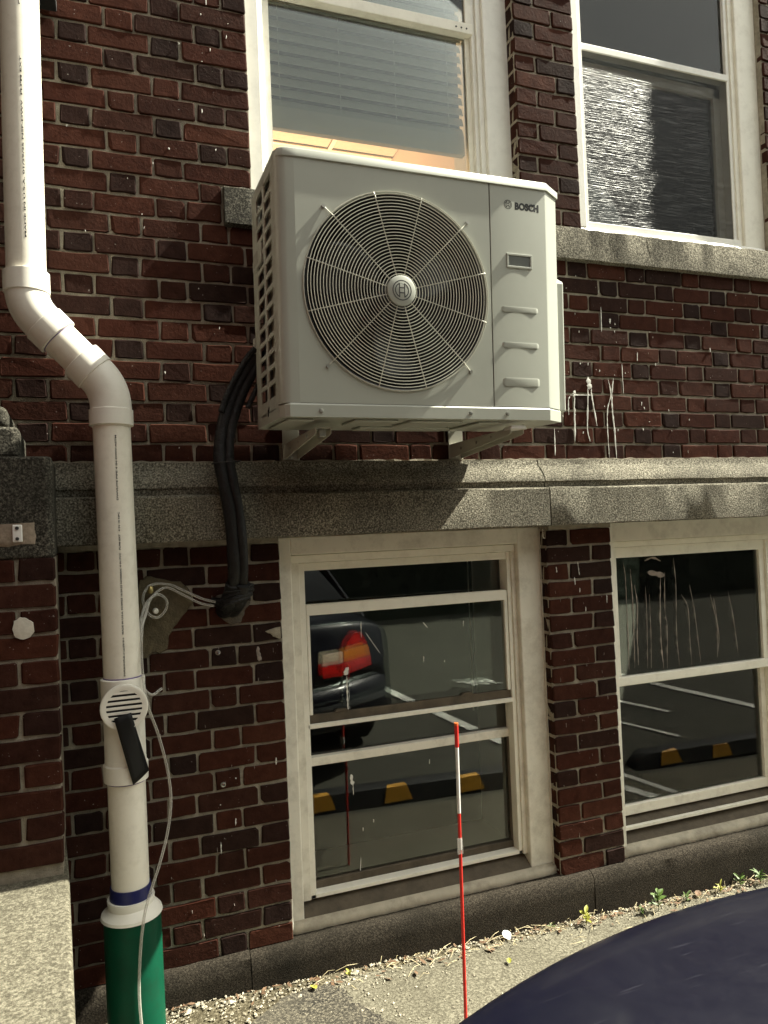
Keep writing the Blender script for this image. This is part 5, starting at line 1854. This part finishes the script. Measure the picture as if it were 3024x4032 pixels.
for x, y, sz, m_, lb in ((1.235, -0.215, .026, LEAFY, 'yellow green fallen leaf alone on the concrete apron'), (0.565, -0.090, .036, LEAFY, 'pale yellow fallen leaf at the corner of the tar patch'), (0.60, -0.075, .030, LEAFB, 'brown fallen leaf beside the pale yellow leaf'), (0.165, -0.30, .060, LEAFB, 'large curled brown leaf beside the green pipe'), (2.18, -0.075, .040, LEAFB, 'dark red brown leaf lying among the weeds'), (1.31, -0.085, .050, WREF, 'white scrap of plastic lying in the grit')):
    me = leaf_mesh(sz, sz * .32, sz * .15, int(x * 100))
    me.materials.append(m_)
    o = bpy.data.objects.new('plastic_scrap' if m_ is WREF else 'fallen_leaf', me)
    col.objects.link(o)
    o.location = (x, y, ground_z(x) + HC + .016)
    o.rotation_euler = (R.uniform(-.3, .3), R.uniform(-.1, .2), R.uniform(0, 6))
    o['label'] = lb
    o['category'] = 'scrap' if m_ is WREF else 'leaf'

# ================================================================== blinds
def blind(x0, x1, z0, z1, y, label, rail):
    t = thing('window_blind', label, 'blind', ((x0 + x1) / 2, y, z0))
    sp_z = 0.0435
    n_ = int((z1 - z0) / sp_z)
    cv = MB()
    for y_, z_ in ((-.0085, 0.0), (-.0088, .004), (-.0062, .014), (-.002, .026), (.004, .036), (.0090, .0415)):
        cv.v += [(x0, y_, z_), (x1, y_, z_)]
    for i in range(5):
        cv.f.append((2 * i, 2 * i + 1, 2 * i + 3, 2 * i + 2))
    me = cv.mesh('slat_shape', ((x0 + x1) / 2, 0, 0))
    me.materials.append(SLAT)
    for i in range(n_):
        o = bpy.data.objects.new('slat', me)
        col.objects.link(o)
        o.parent = t
        o.location = (0, 0, i * sp_z)
        o.rotation_euler = (R.uniform(-.02, .02), R.uniform(-.0008, .0008), 0)
    for f_ in (.07, .36, .64, .92):
        x = x0 + (x1 - x0) * f_
        MB().box(x - .0012, x + .0012, y - .0096, y - .0088, z0, z1).build('ladder_cord', SLAT, t)
    if rail:
        MB().box(x0, x1, y + .026, y + .028, z0 - .01, z1).build('gap_dark_sheet', ROOMD, t)  # dark sheet added behind the slats so their gaps read dark
        MB().box(x0, x1, y - .014, y + .014, z0 - .080, z0 + .006).build('bottom_rail', SLAT, t, bevel=.003)


blind(0.578, 1.400, 1.588, 2.75, 0.185, 'closed pale slatted blind raised a little in the window above the unit', True)
blind(1.870, 2.715, 1.24, 2.75, 0.200, 'dim slatted blind fully lowered behind the insect screen window', False)

# ================================================================== dark foliage added to block the low sky
hg = thing('sky_block_hedge', 'unseen dark evergreen foliage added across the lot to block the low sky', 'sky_block_hedge', (4, -9.5, -1.6))
hm = MB()
hm.box(-30, 40, -11.0, -9.4, -1.9, 5.6)
hm.build('leaf_core', BLOCKHEDGE, hg)
hl = MB()
for _ in range(9000):
    x, z = R.uniform(-14, 26), R.uniform(-1.6, 6.1)
    y = -9.4 + R.uniform(-.05, .25)
    if z > 5.5: y = R.uniform(-11.0, -9.2)
    s_ = R.uniform(.05, .16)
    a, b = R.uniform(0, 6.28), R.uniform(-.8, .8)
    u = Vector((math.cos(a), .3 * math.sin(b), math.sin(a))) * s_
    v_ = Vector((-math.sin(a), .5 * math.cos(b), math.cos(a))) * s_ * .5
    c = Vector((x, y, z))
    hl.add([c - u, c + v_, c + u, c - v_], [(0, 1, 2, 3)])
hl.build('foliage', BLOCKHEDGE, hg, kind='stuff')
